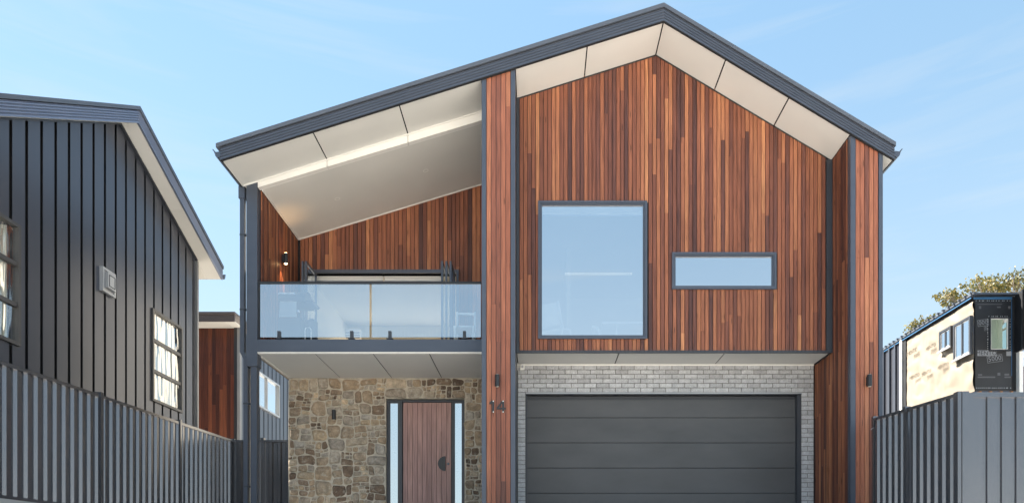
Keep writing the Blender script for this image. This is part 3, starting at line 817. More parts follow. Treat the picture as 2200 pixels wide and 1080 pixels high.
# ------------------------------------------------------------------ lamps, numbers, sensor, downlights
def wall_lamp(label, c, sgn_dir, group, h=0.20, r=0.04, lit=False):
    """c: centre of the lamp body; sgn_dir: vector to the wall"""
    d = Vector(sgn_dir)
    t = thing('wall_lamp', label, 'wall lamp', (c[0]+d.x*0.07, c[1]+d.y*0.07, c[2]-h/2), group)
    b = MB()
    n = 16
    o = []
    for (zz, rr_) in ((-h/2, r*0.86), (-h/2+0.012, r), (h/2-0.012, r), (h/2, r*0.86)):
        for i in range(n):
            a = 2*math.pi*i/n; o.append((c[0]+rr_*math.cos(a), c[1]+rr_*math.sin(a), c[2]+zz))
    fs = [(k*n+i, k*n+(i+1) % n, (k+1)*n+(i+1) % n, (k+1)*n+i) for k in range(3) for i in range(n)]
    fs += [tuple(range(n-1, -1, -1)), tuple(range(3*n, 4*n))]
    b.add(o, fs); b.build('lamp_body', M['blackmetal'], t)
    q = Vector(c) + d*0.066
    u = Vector((0, 0.028, 0)) if abs(d.x) > .5 else Vector((0.028, 0, 0))
    s = Vector(c) + d*(r*0.8)
    MB().box(min(s.x-u.x, q.x-u.x), max(s.x+u.x, q.x+u.x), min(s.y-u.y, q.y-u.y), max(s.y+u.y, q.y+u.y), c[2]-h*0.36, c[2]+h*0.36).build('wall_bracket', M['blackmetal'], t)
    for s_, nm in ((1, 'lens'), (-1, 'lens')):
        MB().cyl((c[0], c[1], c[2]+s_*(h/2+0.001)), (c[0], c[1], c[2]+s_*(h/2+0.005)), r*0.66, 14).build(nm, M['lamp'] if lit else M['plaster'], t)
        if lit:
            ld = bpy.data.lights.new('lamp_light', 'SPOT'); ld.energy = 16 if s_ < 0 else 1.6; ld.color = (1.0, 0.55, 0.22); ld.spot_size = math.radians(75); ld.spot_blend = 0.8; ld.shadow_soft_size = 0.03
            lo = link('lamp_light', ld, None, t, loc=(c[0]-d.x*0.0, c[1], c[2]+s_*(h/2+0.012)))
            lo.rotation_euler = (0 if s_ < 0 else math.pi, 0, 0)
    return t
wl1 = wall_lamp('black up and down lamp on the timber pillar just above the number 14', (PX(1069, YF), YF-0.07, PZ(819, YF)), (0, 1, 0), 'unlit black wall lamps on the front')
wl2 = copy_tree(wl1, (PX(1864, YF)-PX(1069, YF), 0, 0), 'black up and down lamp on the right end timber pillar beside the fence')
ys = YST-0.105
wl3 = copy_tree(wl1, (PX(717, ys)-PX(1069, YF), ys-(YF-0.07), PZ(890, ys)-PZ(819, YF)), 'black lamp on the rough stone wall left of the front door')
yl = 13.9
wall_lamp('lit black lamp glowing warm on the slatted side wall of the balcony', (XBL+0.105, yl, PZ(555, yl)), (-1, 0, 0), 'lit balcony lamp', lit=True)

num = thing('house_number', 'dark metal house number 14 screwed to the timber pillar beside the garage', 'house number', (PX(1069, YF), YF-0.002, PZ(886, YF)))
def digit(polys, name='digit'):
    m = MB()
    for p in polys: m.prism([(PX(a, YF), YF-0.016, PZ(b, YF)) for a, b in p], (0, 0.012, 0))
    return m.build(name, M['blackmetal'], num)
d1 = digit([[(1057.5, 860), (1062, 860), (1062, 886), (1057.5, 886)], [(1057.4, 860), (1057.4, 866), (1052, 868.5), (1051, 864.5)]])
d4 = digit([[(1079, 860), (1083.5, 860), (1083.5, 886), (1079, 886)], [(1078.9, 860), (1078.9, 866), (1072, 875.0), (1067.5, 875.0)], [(1067.5, 875.1), (1078.9, 875.1), (1078.9, 879), (1067.5, 879)], [(1083.6, 875.1), (1087, 875.1), (1087, 879), (1083.6, 879)]])
for (o, pp) in ((d1, ((1060, 861.5), (1060, 884.5))), (d4, ((1081, 861.5), (1081, 884.5)))):
    for (a, b) in pp:
        MB().cyl((PX(a, YF), YF-0.021, PZ(b, YF)), (PX(a, YF), YF-0.0165, PZ(b, YF)), 0.010, 10).build('screw', M['white'], o)

ysn = YGAR-0.10
sen = thing('motion_sensor', 'small white motion sensor on an arm under the garage soffit', 'motion sensor', (PX(1113, ysn), ysn, PZ(790, ysn)))
MB().cyl((PX(1111, ysn), ysn+0.04, PZ(786, ysn)), (PX(1121, ysn), ysn-0.02, PZ(786, ysn)), 0.022, 12).build('arm', M['white'], sen)
MB().box(PX(1109.5, ysn), PX(1113, ysn), ysn+0.0, ysn+0.098, PZ(792, ysn), PZ(779, ysn)).build('mount_plate', M['white'], sen)
bb = MB(); c0 = (PX(1121.5, ysn), ysn-0.05, PZ(790, ysn))
bb.prism([(c0[0]-0.035, c0[1]-0.03, c0[2]-0.06), (c0[0]+0.045, c0[1]-0.03, c0[2]-0.045), (c0[0]+0.055, c0[1]-0.03, c0[2]+0.055), (c0[0]-0.02, c0[1]-0.03, c0[2]+0.05)], (0, 0.06, 0))
bb.build('sensor_head', M['white'], sen)
MB().box(c0[0]-0.008, c0[0]+0.028, c0[1]-0.034, c0[1]-0.0301, c0[2]-0.02, c0[2]+0.03).build('lens', M['alu'], sen)

def downlight(x, y, label):
    z = zc(x)
    t = thing('downlight', label, 'downlight', (x, y, z), 'recessed ceiling lights over the balcony')
    ang = math.atan(0.30); tx, tz = math.cos(ang), math.sin(ang)
    m = MB(); n = 20; vs = []
    for (r, dn) in ((0.055, 0.0), (0.055, -0.006), (0.040, -0.008), (0.036, 0.006)):
        for i in range(n):
            a = 2*math.pi*i/n; u = r*math.cos(a); w = r*math.sin(a)
            vs.append((x + u*tx - dn*(-tz), y+w, z + u*tz + 0.004 + dn*tx))
    m.add(vs, [(k*n+i, k*n+(i+1) % n, (k+1)*n+(i+1) % n, (k+1)*n+i) for k in range(3) for i in range(n)])
    m.build('trim_ring', M['white'], t)
    m2 = MB().add([vs[3*n+i] for i in range(n)], [tuple(range(n))]); m2.build('lens', M['plaster'], t)
downlight(-3.91, 13.86, 'lower recessed ceiling light on the sloping balcony ceiling, nearer the post')
downlight(-2.175, 13.81, 'higher recessed ceiling light on the sloping balcony ceiling, nearer the pillar')

# roller blinds, appliances and furniture behind the glass ------------------
def blind(x0, x1, y, z0, z1, label, group):
    t = thing('roller_blind', label, 'blind', ((x0+x1)/2, y, z0), group)
    MB().cyl((x0, y, (z0+z1)/2+0.02), (x1, y, (z0+z1)/2+0.02), (z1-z0)/2-0.02, 14).build('roll', M['white'], t)
    MB().box(x0, x1, y-0.012, y-0.004, z0, z1-0.03).build('fabric', M['white'], t)
    MB().cyl((x0, y-0.008, z0-0.002), (x1, y-0.008, z0-0.002), 0.014, 8).build('bottom_bar', M['alu'], t)
ybl = 15.07
blind(PX(664, ybl), PX(823, ybl), ybl, PZ(603, ybl), PZ(586, ybl), 'rolled up white blind over the left half of the balcony doorway', 'rolled up blinds')
blind(PX(827, ybl), PX(950, ybl), ybl, PZ(603, ybl), PZ(586, ybl), 'rolled up white blind over the right half of the balcony doorway', 'rolled up blinds')
blind(WIN1[0]+0.08, WIN1[1]-0.08, 12.90, PZ(463, 12.90), PZ(438, 12.90), 'rolled up white blind at the top of the large gable window', 'rolled up blinds')
blind(WIN2[0]+0.08, WIN2[1]-0.08, 12.90, PZ(556.5, 12.90), PZ(540, 12.90), 'rolled up white blind in the narrow gable window', 'rolled up blinds')

ac = thing('air_conditioner', 'white wall mounted air conditioner on the far wall of the balcony room', 'air conditioner', (PX(757, 18.6), 18.6, PZ(728, 18.6)))
MB().box(PX(740, 18.6), PX(775, 18.6), 18.5, 18.73, PZ(728, 18.6), PZ(708, 18.6)).build('casing', M['white'], ac)
lv = MB()
for k in range(3): lv.box(PX(742, 18.5), PX(773, 18.5), 18.49, 18.499, PZ(726-k*5, 18.5), PZ(723-k*5, 18.5))
lv.build('louvre', M['alu'], ac)

# barbecue on the balcony
YQ = 13.45
bx = lambda p: PX(p, YQ)
bz = lambda p: PZ(p, YQ)
bbq = thing('barbecue', 'hooded gas barbecue on a trolley at the left end of the balcony', 'barbecue', (bx(640), YQ, ZF))
MB().box(bx(606), bx(655), YQ-0.2, YQ+0.25, ZF+0.06, bz(690)).build('cabinet', M['blackmetal'], bbq)
MB().prism([(bx(608), YQ-0.22, bz(689)), (bx(645), YQ-0.22, bz(689)), (bx(645), YQ-0.22, bz(656)), (bx(610), YQ-0.22, bz(656))], (0, 0.018, 0)).build('cabinet_door', M['alu'], bbq)
hood = MB(); n = 14; ring = []
for i in range(n+1):
    a = math.pi*i/n
    ring.append((YQ+0.02-0.27*math.cos(a), bz(656)+0.24*math.sin(a)))
hood.prism([(bx(607), y, z) for y, z in ring], (bx(664)-bx(607), 0, 0)); hood.build('hood', M['blackmetal'], bbq)
MB().tube([(bx(611), YQ-0.22, bz(645)), (bx(611), YQ-0.30, bz(643)), (bx(644), YQ-0.30, bz(643)), (bx(644), YQ-0.22, bz(645))], 0.014, 8).build('hood_handle', M['chrome'], bbq)
MB().prism([(bx(656), YQ-0.2, bz(657)), (bx(678), YQ-0.2, bz(657)), (bx(680), YQ-0.2, bz(653)), (bx(656), YQ-0.2, bz(653))], (0, 0.4, 0)).build('side_shelf', M['blackmetal'], bbq)
MB().cyl((bx(649), YQ-0.24, bz(677)), (bx(649), YQ-0.2, bz(677)), 0.022, 12).build('control_knob', M['chrome'], bbq)
gbt = MB().cyl((bx(668), YQ+0.05, ZF+0.03), (bx(668), YQ+0.05, bz(690)), 0.11, 16).cyl((bx(668), YQ+0.05, bz(690)), (bx(668), YQ+0.05, bz(684)), 0.11, 16, 0.05)
gbt.build('gas_bottle', M['dark'], bbq)
for p in (611, 650): MB().cyl((bx(p)-0.02, YQ-0.1, ZF+0.05), (bx(p)+0.02, YQ-0.1, ZF+0.05), 0.05, 14).build('wheel', M['blackmetal'], bbq)
arch = [(bx(664.5), YQ-0.25, ZF)]
for i in range(9):
    a = math.pi*i/8; arch.append((bx(671)-(bx(671)-bx(664.5))*math.cos(a), YQ-0.25, bz(718)+0.05*math.sin(a)))
arch.append((bx(677.5), YQ-0.25, ZF))
stand = thing('steel_stand', 'small arched steel tube stand at the foot of the barbecue', 'stand', (bx(671), YQ-0.25, ZF))
MB().tube(arch, 0.011, 8).build('arched_tube', M['white'], stand)
MB().box(bx(664), bx(678), YQ-0.26, YQ-0.10, ZF, ZF+0.02).build('foot_bar', M['white'], stand)

# white ladder back chair
YC = 13.6
ch = thing('chair', 'white ladder back chair behind the right end of the balcony glass', 'chair', (PX(1001, YC), YC, ZF))
cx = lambda p: PX(p, YC)
cz_ = lambda p: PZ(p, YC)
for p in (982, 1020): MB().box(cx(p)-0.018, cx(p)+0.018, YC, YC+0.035, ZF, cz_(669)).build('back_leg', M['white'], ch)
for p in (982, 1020): MB().box(cx(p)-0.018, cx(p)+0.018, YC-0.4, YC-0.365, ZF, ZF+0.44).build('front_leg', M['white'], ch)
MB().box(cx(982)+0.019, cx(1020)-0.019, YC+0.005, YC+0.03, cz_(676), cz_(671)).build('top_rail', M['white'], ch)
MB().box(cx(982)+0.019, cx(1020)-0.019, YC+0.005, YC+0.03, cz_(704), cz_(699)).build('back_rail', M['white'], ch)
MB().box(cx(982)-0.02, cx(1020)+0.02, YC-0.41, YC+0.0-0.001, ZF+0.441, ZF+0.47).build('seat', M['white'], ch)

# furniture in the gable room
YK = 13.3
kx = lambda p: PX(p, YK)
kz = lambda p: PZ(p, YK)
ZR2 = ZF+0.03
dk = thing('desk', 'white topped desk behind the lower right of the large window', 'desk', (kx(1345), YK, ZR2))
MB().box(kx(1294), kx(1420), YK, YK+0.6, kz(695), kz(690.5)).build('desk_top', M['white'], dk)
for p in (1325, 1415): MB().box(kx(p)-0.012, kx(p)+0.012, YK+0.02, YK+0.045, ZR2, kz(695)-0.001).build('leg', M['white'], dk)
for p in (1325, 1415): MB().box(kx(p)-0.012, kx(p)+0.012, YK+0.55, YK+0.575, ZR2, kz(695)-0.001).build('leg', M['white'], dk)
ac2 = thing('armchair', 'pale sling armchair tilted back inside the lower left of the large window', 'chair', (kx(1180), YK, ZR2))
MB().tube([(kx(1198), YK, kz(646)), (kx(1207), YK, kz(694)), (kx(1209), YK, kz(704)), (kx(1200), YK, ZR2)], 0.022, 8).build('side_frame', M['white'], ac2)
MB().tube([(kx(1200), YK+0.5, kz(646)), (kx(1209), YK+0.5, kz(694)), (kx(1211), YK+0.5, kz(704)), (kx(1202), YK+0.5, ZR2)], 0.022, 8).build('side_frame', M['white'], ac2)
MB().prism([(kx(1160), YK+0.02, kz(654)), (kx(1197), YK+0.02, kz(648)), (kx(1205), YK+0.02, kz(695)), (kx(1160), YK+0.02, kz(706))], (0, 0.03, 0)).build('backrest', M['curtain'], ac2)
MB().prism([(kx(1160), YK+0.03, kz(712)), (kx(1208), YK+0.03, kz(702)), (kx(1208), YK+0.03, kz(706)), (kx(1160), YK+0.03, kz(717))], (0, 0.45, 0)).build('seat', M['curtain'], ac2)
MB().tube([(kx(1209), YK, kz(706)), (kx(1224), YK, kz(707)), (kx(1229), YK, ZR2)], 0.016, 8).build('front_leg', M['white'], ac2)
vz = thing('desk_chair', 'curved white chair back just left of the desk in the large window', 'chair', (kx(1283), YK+0.1, ZR2))
MB().tube([(kx(1273), YK+0.1, kz(699)), (kx(1280), YK+0.1, kz(699)), (kx(1286), YK+0.1, kz(705)), (kx(1289), YK+0.1, kz(714)), (kx(1288), YK+0.1, ZR2+0.05)], 0.035, 10).build('backrest', M['white'], vz)
MB().cyl((kx(1280), YK+0.3, ZR2), (kx(1280), YK+0.3, ZR2+0.04), 0.2, 16).build('base', M['white'], vz)

# ------------------------------------------------------------------ left neighbour
XN = -7.4; XV = -7.05
nb_ = thing('neighbour_house', 'dark grey metal clad gabled house on the left side of the photo', 'house', (XN, 12.0, 0.2))
YRN, ZRN = 12.53, 7.79
def zn(y): return ZRN - 0.593*(YRN-y) if y <= YRN else ZRN - 0.427*(y-YRN)
YN0, YN1 = 6.2, 15.34
NW = [(8.95, 10.10, PZ(745, YX(38, XN)), PZ(485, YX(38, XN))), (13.59, 14.74, 3.14, 4.92)]
NW[0] = (8.93, 10.12, 3.10, 4.83)
def rect_minus(y0, y1, z0, topf, holes):
    cuts = sorted(set([y0, y1] + [c for h in holes for c in (h[0], h[1]) if y0 < c < y1] + ([YRN] if y0 < YRN < y1 else [])))
    out = []
    for a, b in zip(cuts[:-1], cuts[1:]):
        z = z0
        for h in holes:
            if h[0] <= (a+b)/2 <= h[1]:
                out.append((a, b, z, h[2], h[2])); z = h[3]
        out.append((a, b, z, topf(a), topf(b)))
    return out
ys_ = [9.963 + 0.31*k for k in range(-12, 18)]
ys_ = [YN0] + [y for y in ys_ if YN0+0.1 < y < YN1-0.05] + [YN1]
VENT = (11.98, 12.35, 4.63, 5.04)
for y0, y1 in zip(ys_[:-1], ys_[1:]):
    m = MB()
    for (a, b, z0, ta, tb) in rect_minus(y0+0.031, y1-0.031, -0.8, lambda y: zn(y)-0.01, NW):
        m.prism([(XN, a, z0), (XN, b, z0), (XN, b, tb), (XN, a, ta)], (-0.006, 0, 0))
    m.build('cladding_sheet', M['clad'], nb_)
bk_ = MB()
for (a, b, z0, ta, tb) in rect_minus(YN0, YN1-0.1, -0.8, lambda y: zn(y)-0.012, NW):
    bk_.prism([(XN-0.052, a, z0), (XN-0.052, b, z0), (XN-0.052, b, tb), (XN-0.052, a, ta)], (-0.04, 0, 0))
bk_.build('wall_backing', M['black'], nb_)
MB().box(XN-0.1, XN+0.045, YN1+0.001, YN1+0.06, -0.8, zn(YN1)-0.03).build('corner_trim', M['trimgrey'], nb_)
hb = MB()
for (a, b) in ((YN0, YRN), (YRN, YN1)):
    hb.prism([(XN+0.002, a, zn(a)-0.03), (XN+0.002, b, zn(b)-0.03), (XN+0.002, b, zn(b)+0.002), (XN+0.002, a, zn(a)+0.002)], (0.05, 0, 0))
hb.build('head_trim', M['dark'], nb_)
for (h, lab) in zip(NW, ('three light window cut by the left edge of the photo', 'three light window near the far corner')):
    m = MB().ringx(h[0]+0.002, h[1]-0.002, h[2]+0.002, h[3]-0.002, 0.05, XN-0.05, XN+0.035)
    hh = (h[3]-h[2])/3
    for k in (1, 2): m.box(XN-0.04, XN+0.02, h[0]+0.053, h[1]-0.053, h[2]+k*hh-0.03, h[2]+k*hh+0.03)
    w = m.build('window', M['frame'], nb_, label=lab)
    for k in range(3):
        MB().box(XN-0.02, XN-0.014, h[0]+0.05, h[1]-0.05, h[2]+k*hh+(0.031 if k else 0.045), h[2]+(k+1)*hh-(0.031 if k < 2 else 0.045)).build('pane', M['wavy_glass'], w)
    # gathered sheer curtain
    c = MB(); nn = 60; cols = []
    for i in range(nn+1):
        y = h[0]+0.06+(h[1]-h[0]-0.12)*i/nn
        cols.append((XN-0.10+0.035*math.sin(i*0.82)+0.012*math.sin(i*0.31+1), y))
    vs = [(x, y, z) for z in (h[2]+0.03, h[3]-0.06) for x, y in cols]
    vs += [(x-0.004, y, z) for z in (h[2]+0.03, h[3]-0.06) for x, y in cols]
    k = nn+1
    c.add(vs, [(i, i+1, k+i+1, k+i) for i in range(nn)] + [(2*k+i, 3*k+i, 3*k+i+1, 2*k+i+1) for i in range(nn)])
    c.build('curtain', M['curtain'], w, smooth=True)
    MB().box(XN-0.6, XN-0.55, h[0]-0.3, h[1]+0.3, h[2]-0.3, h[3]+0.3).build('room_lining', M['plaster'], nb_)
v = VENT
vt = MB().ringx(v[0], v[1], v[2], v[3], 0.04, XN+0.001, XN+0.06).build('wall_vent', M['alu'], nb_)
MB().box(XN+0.001, XN+0.03, v[0]+0.041, v[1]-0.041, v[2]+0.041, v[3]-0.041).build('back_plate', M['alu'], vt)
MB().box(XN+0.031, XN+0.10, v[0]+0.08, v[1]-0.06, v[2]+0.08, v[3]-0.07).build('vent_hood', M['alu'], vt)
MB().ringx(v[0]+0.11, v[1]-0.09, v[2]+0.11, v[3]-0.10, 0.012, XN+0.1005, XN+0.106).build('hood_rim', M['dark'], vt)
# roof of the neighbour
fn = lambda t, n, z: (XV + n, t, z)
YE0, YE1 = YN0-0.2, 15.87
npath = [(YE0, zn(YE0)), (YRN, ZRN), (YE1, zn(YE1))]
nrib = [(-0.03, 0.0), (0.012, 0.0)]
for k in range(5):
    z0 = 0.012 + k*0.042
    nrib += [(0.012, z0), (0.012, z0+0.018), (-0.006, z0+0.028), (-0.006, z0+0.032)]
nrib += [(0.012, 0.222), (-0.03, 0.222)]
M['pale_fascia'] = paint('pale_blue_metal', (0.20, 0.225, 0.30), 0.32, 0.4, 0.05, 1.5)  # lighter fascia paint; the sky's reflection is put into the base colour
nf = MB().sweep(nrib, npath, fn).build('fascia', M['pale_fascia'], nb_)
MB().sweep([(-0.25, 0.235), (0.03, 0.235), (0.034, 0.30), (-0.25, 0.315)], npath, fn).build('roof_capping', M['cap'], nf)
nr = MB()
for (a, b) in ((YE0, YRN), (YRN, YE1)):
    nr.prism([(XV-0.2, a, zn(a)+0.23), (XV-0.2, b, zn(b)+0.23), (XV-0.2, b, zn(b)+0.29), (XV-0.2, a, zn(a)+0.29)], (-9, 0, 0))
nr.build('roof', M['cap'], nb_)
sy = [YE0, 8.0, YRN, 14.2, YE1]
for a, b in zip(sy[:-1], sy[1:]):
    a += 0.006; b -= 0.006
    MB().prism([(XV-0.03, a, zn(a)+0.004), (XV-0.03, b, zn(b)+0.004), (XV-0.03, b, zn(b)+0.016), (XV-0.03, a, zn(a)+0.016)], (-0.32 if b < 15.2 else -0.32, 0, 0)).build('soffit_panel', M['soffit'], nb_)
MB().prism([(XV-0.355, YN1+0.07, zn(YN1+0.07)+0.004), (XV-0.355, YE1-0.01, zn(YE1)+0.004), (XV-0.355, YE1-0.01, zn(YE1)+0.016), (XV-0.355, YN1+0.07, zn(YN1+0.07)+0.016)], (-8, 0, 0)).build('soffit_panel', M['soffit'], nb_)
gz = zn(YE1)
MB().prism([(XV+0.02, YE1+a, gz+b) for a, b in ((0.002, 0.05), (0.05, 0.03), (0.09, 0.06), (0.12, 0.16), (0.105, 0.16), (0.08, 0.1), (0.002, 0.12))], (-9, 0, 0)).build('gutter', M['fascia'], nb_)
# closing walls of the body
cb = MB(); cb.box(XN-8, XN-0.1, YN0, YN0+0.1, -0.8, zn(YN0)); cb.box(XN-8, XN-0.1, YN1-0.1, YN1, -0.8, zn(YN1)); cb.box(XN-8.1, XN-8, YN0, YN1, -0.8, 4.1)
cb.build('outer_wall', M['clad'], nb_)

# timber wing behind, between the houses
YW, XW = 18.6, -7.83
zw = PZ(704, YW)
wing = thing('timber_wing', 'red timber clad building with brown metal fascia in the gap between the two houses', 'building', (-8.8, YW, 0.85))
wb = MB().box(-11.5, XW-0.001, YW+0.03, YW+0.15, 0.6, zw).build('front_wall', M['black'], wing)
boards(wb, M['wing_board'], -10.5, PX(503, YW), 26, 0.9, lambda x: zw-0.02, [], YW+0.008, random.Random(31), lens=(1.6, 4.2), gap=0.003)
MB().box(PX(503, YW)+0.004, PX(509.5, YW), YW-0.02, YW+0.02, 0.6, zw).build('corner_trim', M['blackmetal'], wing)
MB().box(PX(510, YW), XW+0.03, YW-0.02, YW+0.10, 0.6, zw).build('corner_trim', M['trimgrey'], wing)
ysw = [YW+0.11+0.316*k for k in range(26)]
W3 = (YX(551, XW)-0.35, YX(598, XW), 4.42, 5.41)
for y0, y1 in zip(ysw[:-1], ysw[1:]):
    m = MB()
    for (a, b, z0, ta, tb) in rect_minus(y0+0.03, y1-0.03, 0.6, lambda y: zw, [W3]): m.prism([(XW, a, z0), (XW, b, z0), (XW, b, tb), (XW, a, ta)], (-0.006, 0, 0))
    m.build('cladding_sheet', M['clad'], wing)
bk_ = MB()
for (a, b, z0, ta, tb) in rect_minus(ysw[0], ysw[-1], 0.6, lambda y: zw-0.002, [W3]): bk_.prism([(XW-0.052, a, z0), (XW-0.052, b, z0), (XW-0.052, b, tb), (XW-0.052, a, ta)], (-0.04, 0, 0))
bk_.build('wall_backing', M['black'], wing)
m = MB().ringx(W3[0], W3[1], W3[2], W3[3], 0.05, XW-0.04, XW+0.05)
m.box(XW-0.03, XW+0.03, (W3[0]+W3[1])/2+0.05, (W3[0]+W3[1])/2+0.10, W3[2]+0.051, W3[3]-0.051)
w3 = m.build('window', M['alu'], wing)
MB().box(XW-0.02, XW-0.012, W3[0]+0.04, W3[1]-0.04, W3[2]+0.04, W3[3]-0.04).build('pane', M['side_glass'], w3)
MB().box(XW-0.6, XW-0.55, W3[0]-0.3, W3[1]+0.3, W3[2]-0.3, W3[3]+0.3).build('room_lining', M['plaster'], wing)
zfw = PZ(690, YW-0.5)
wrib = [(0.03, 0.0), (-0.012, 0.0)]
for k in range(4): wrib += [(-0.012, 0.01+k*0.04), (-0.012, 0.03+k*0.04), (0.0, 0.035+k*0.04), (0.0, 0.046+k*0.04)]
wrib += [(-0.012, 0.175), (0.03, 0.175)]
MB().sweep(wrib, [(-12.0, zfw), (XW+0.1, zfw)], lambda t, n, z: (t, YW-0.5+n, z)).build('fascia', M['brown_fascia'], wing)
MB().box(-12, XW+0.12, YW-0.54, YW+8, zfw+0.178, zfw+0.235).build('roof', M['brown_fascia'], wing)
for (a, b) in ((-12, PX(493, YW-.2)), (PX(493, YW-.2), XW+0.1)):
    MB().box(a+0.006, b-0.006, YW-0.46, YW+0.02, zw+0.002, zw+0.014).build('soffit_panel', M['soffit'], wing)

# ------------------------------------------------------------------ fences
def corrugated(mb, fn, s0, s1, pitch, zb, zt, depth=0.036):
    """trapezoid sheet; fn(s, d, z) -> point; zt, zb functions of s"""
    pr = []
    s = s0
    while s < s1-1e-6:
        for (u, d) in ((0.0, 0.0), (0.40, 0.0), (0.53, depth), (0.85, depth), (0.98, 0.0)):
            q = s + u*pitch
            if q <= s1: pr.append((q, d))
        s += pitch
    n = len(pr)
    vs = [fn(a, d, zb(a)) for a, d in pr] + [fn(a, d, zt(a)) for a, d in pr]
    vs += [fn(a, d-0.003, zb(a)) for a, d in pr] + [fn(a, d-0.003, zt(a)) for a, d in pr]
    fs = [(i, i+1, n+i+1, n+i) for i in range(n-1)] + [(2*n+i, 3*n+i, 3*n+i+1, 2*n+i+1) for i in range(n-1)]
    fs += [(n+i, n+i+1, 3*n+i+1, 3*n+i) for i in range(n-1)] + [(i, 2*n+i, 2*n+i+1, i+1) for i in range(n-1)]
    mb.add(vs, fs)
    return mb
XF = -6.5
lf = thing('metal_fence', 'long dark corrugated metal fence below the grey neighbour house on the left', 'fence', (XF, 10.5, 0.8))
zf = lambda y: 2.45 + (y-8.58)*0.0285
fy = [5.8, 8.13, 10.46, 12.78, 15.05]
fnl = lambda s, d, z: (XF+0.012+d, s, z)
for a, b in zip(fy[:-1], fy[1:]):
    corrugated(MB(), fnl, a+0.03, b-0.03, 0.180, lambda s: 0.84, lambda s: zf(s)-0.012).build('fence_sheet', M['fence'], lf)
    MB().prism([(XF-0.01, a+0.031, zf(a)-0.045), (XF-0.01, b-0.031, zf(b)-0.045), (XF-0.01, b-0.031, zf(b)), (XF-0.01, a+0.031, zf(a))], (0.075, 0, 0)).build('fence_rail', M['fence'], lf)
    MB().box(XF-0.01, XF+0.06, a+0.031, b-0.031, 0.80, 0.838).build('fence_rail', M['fence'], lf)
for y in fy[1:]:
    MB().box(XF-0.03, XF+0.082, y-0.03, y+0.03, 0.3, zf(y)+0.035).build('fence_post', M['fence'], lf)
# return between the boundary and the house
xa, xb = XF+0.07, SX0-0.01
fnr = lambda s, d, z: (s, 15.05-d, z)
xm = PX(567, 15.05)
ztop = PZ(945, 15.05)
for (a, b) in ((xa, xm-0.03), (xm+0.03, xb)):
    corrugated(MB(), fnr, a, b, 0.18, lambda s: 0.84, lambda s: ztop-0.012).build('fence_sheet', M['fence'], lf)
    MB().box(a, b, 15.0, 15.06, ztop-0.045, ztop).build('fence_rail', M['fence'], lf)
MB().box(xm-0.045, xm+0.028, 14.97, 15.06, 0.3, ztop+0.04).build('fence_post', M['fence'], lf)
rwall = MB()
cw = thing('retaining_wall', 'pale concrete sleeper wall under the left metal fence', 'wall', (XF, 10, 0.0))
for k in range(3):
    MB().box(XF-0.08, XF+0.09, 5.0, 15.1, -0.7+k*0.5, -0.7+k*0.5+0.494).build('concrete_sleeper', M['concrete'], cw)

XG = 5.6
rfn = thing('metal_fence', 'dark corrugated metal fence with a front return on the right side', 'fence', (XG, 10.5, 0.3))
zg = lambda y: 2.277 + (y-9.43)*0.0625
gy = [9.43, 10.73, 11.75]
fng = lambda s, d, z: (XG-d, s, z)
for a, b in zip(gy[:-1], gy[1:]):
    corrugated(MB(), fng, a+0.035, b-0.03, 0.19, lambda s: 0.2, lambda s: zg(s)-0.012).build('fence_sheet', M['fence'], rfn)
    MB().prism([(XG+0.02, a+0.04, zg(a)-0.045), (XG+0.02, b-0.031, zg(b)-0.045), (XG+0.02, b-0.031, zg(b)), (XG+0.02, a+0.04, zg(a))], (-0.065, 0, 0)).build('fence_rail', M['fence'], rfn)
for y in gy[1:]: MB().box(XG-0.055, XG+0.03, y-0.03, y+0.03, -0.5, zg(y)+0.03).build('fence_post', M['fence'], rfn)
cp = MB().box(XG-0.05, XG+0.10, gy[0]-0.06, gy[0]+0.039, -0.5, zg(gy[0])+0.012).build('corner_post', M['fence'], rfn)
MB().box(XG+0.0, XG+0.008, gy[0]-0.064, gy[0]-0.0601, -0.5, zg(gy[0])).build('post_seam', M['black'], cp)
fnf = lambda s, d, z: (s, gy[0]-0.0-d, z)
MB().box(XG+0.101, XG+0.16, gy[0]-0.05, gy[0]+0.03, -0.5, zg(gy[0])-0.005).build('fence_post', M['fence'], rfn)
def pan(mb, s0, s1, pitch, zb, zt):
    pr = []; s = s0
    while s < s1:
        for (u, d) in ((0.0, 0.0), (0.04, 0.022), (0.70, 0.022), (0.74, 0.0), (0.86, 0.0), (0.98, 0.0)): pr.append((s+u*pitch, d))
        s += pitch
    n = len(pr)
    vs = [fnf(a, d, zb) for a, d in pr] + [fnf(a, d, zt) for a, d in pr] + [fnf(a, d-0.003, zb) for a, d in pr] + [fnf(a, d-0.003, zt) for a, d in pr]
    mb.add(vs, [(i, i+1, n+i+1, n+i) for i in range(n-1)] + [(2*n+i, 3*n+i, 3*n+i+1, 2*n+i+1) for i in range(n-1)])
    return mb
pan(MB(), XG+0.165, XG+2.4, 0.193, -0.3, 2.22).build('fence_sheet', M['fence'], rfn)
MB().box(XG+0.161, XG+2.5, gy[0]-0.05, gy[0]+0.02, 2.215, 2.279).build('fence_rail', M['fence'], rfn)
tie = thing('wire_tie', 'bent wire end sticking out of the right fence post by the pillar', 'wire', (XG-0.06, 11.72, PZ(920, 11.72)))
MB().tube([(XG-0.055, 11.70, PZ(918, 11.7)), (XG-0.09, 11.68, PZ(920, 11.7)), (XG-0.115, 11.67, PZ(923, 11.7))], 0.005, 6).build('wire', M['alu'], tie)

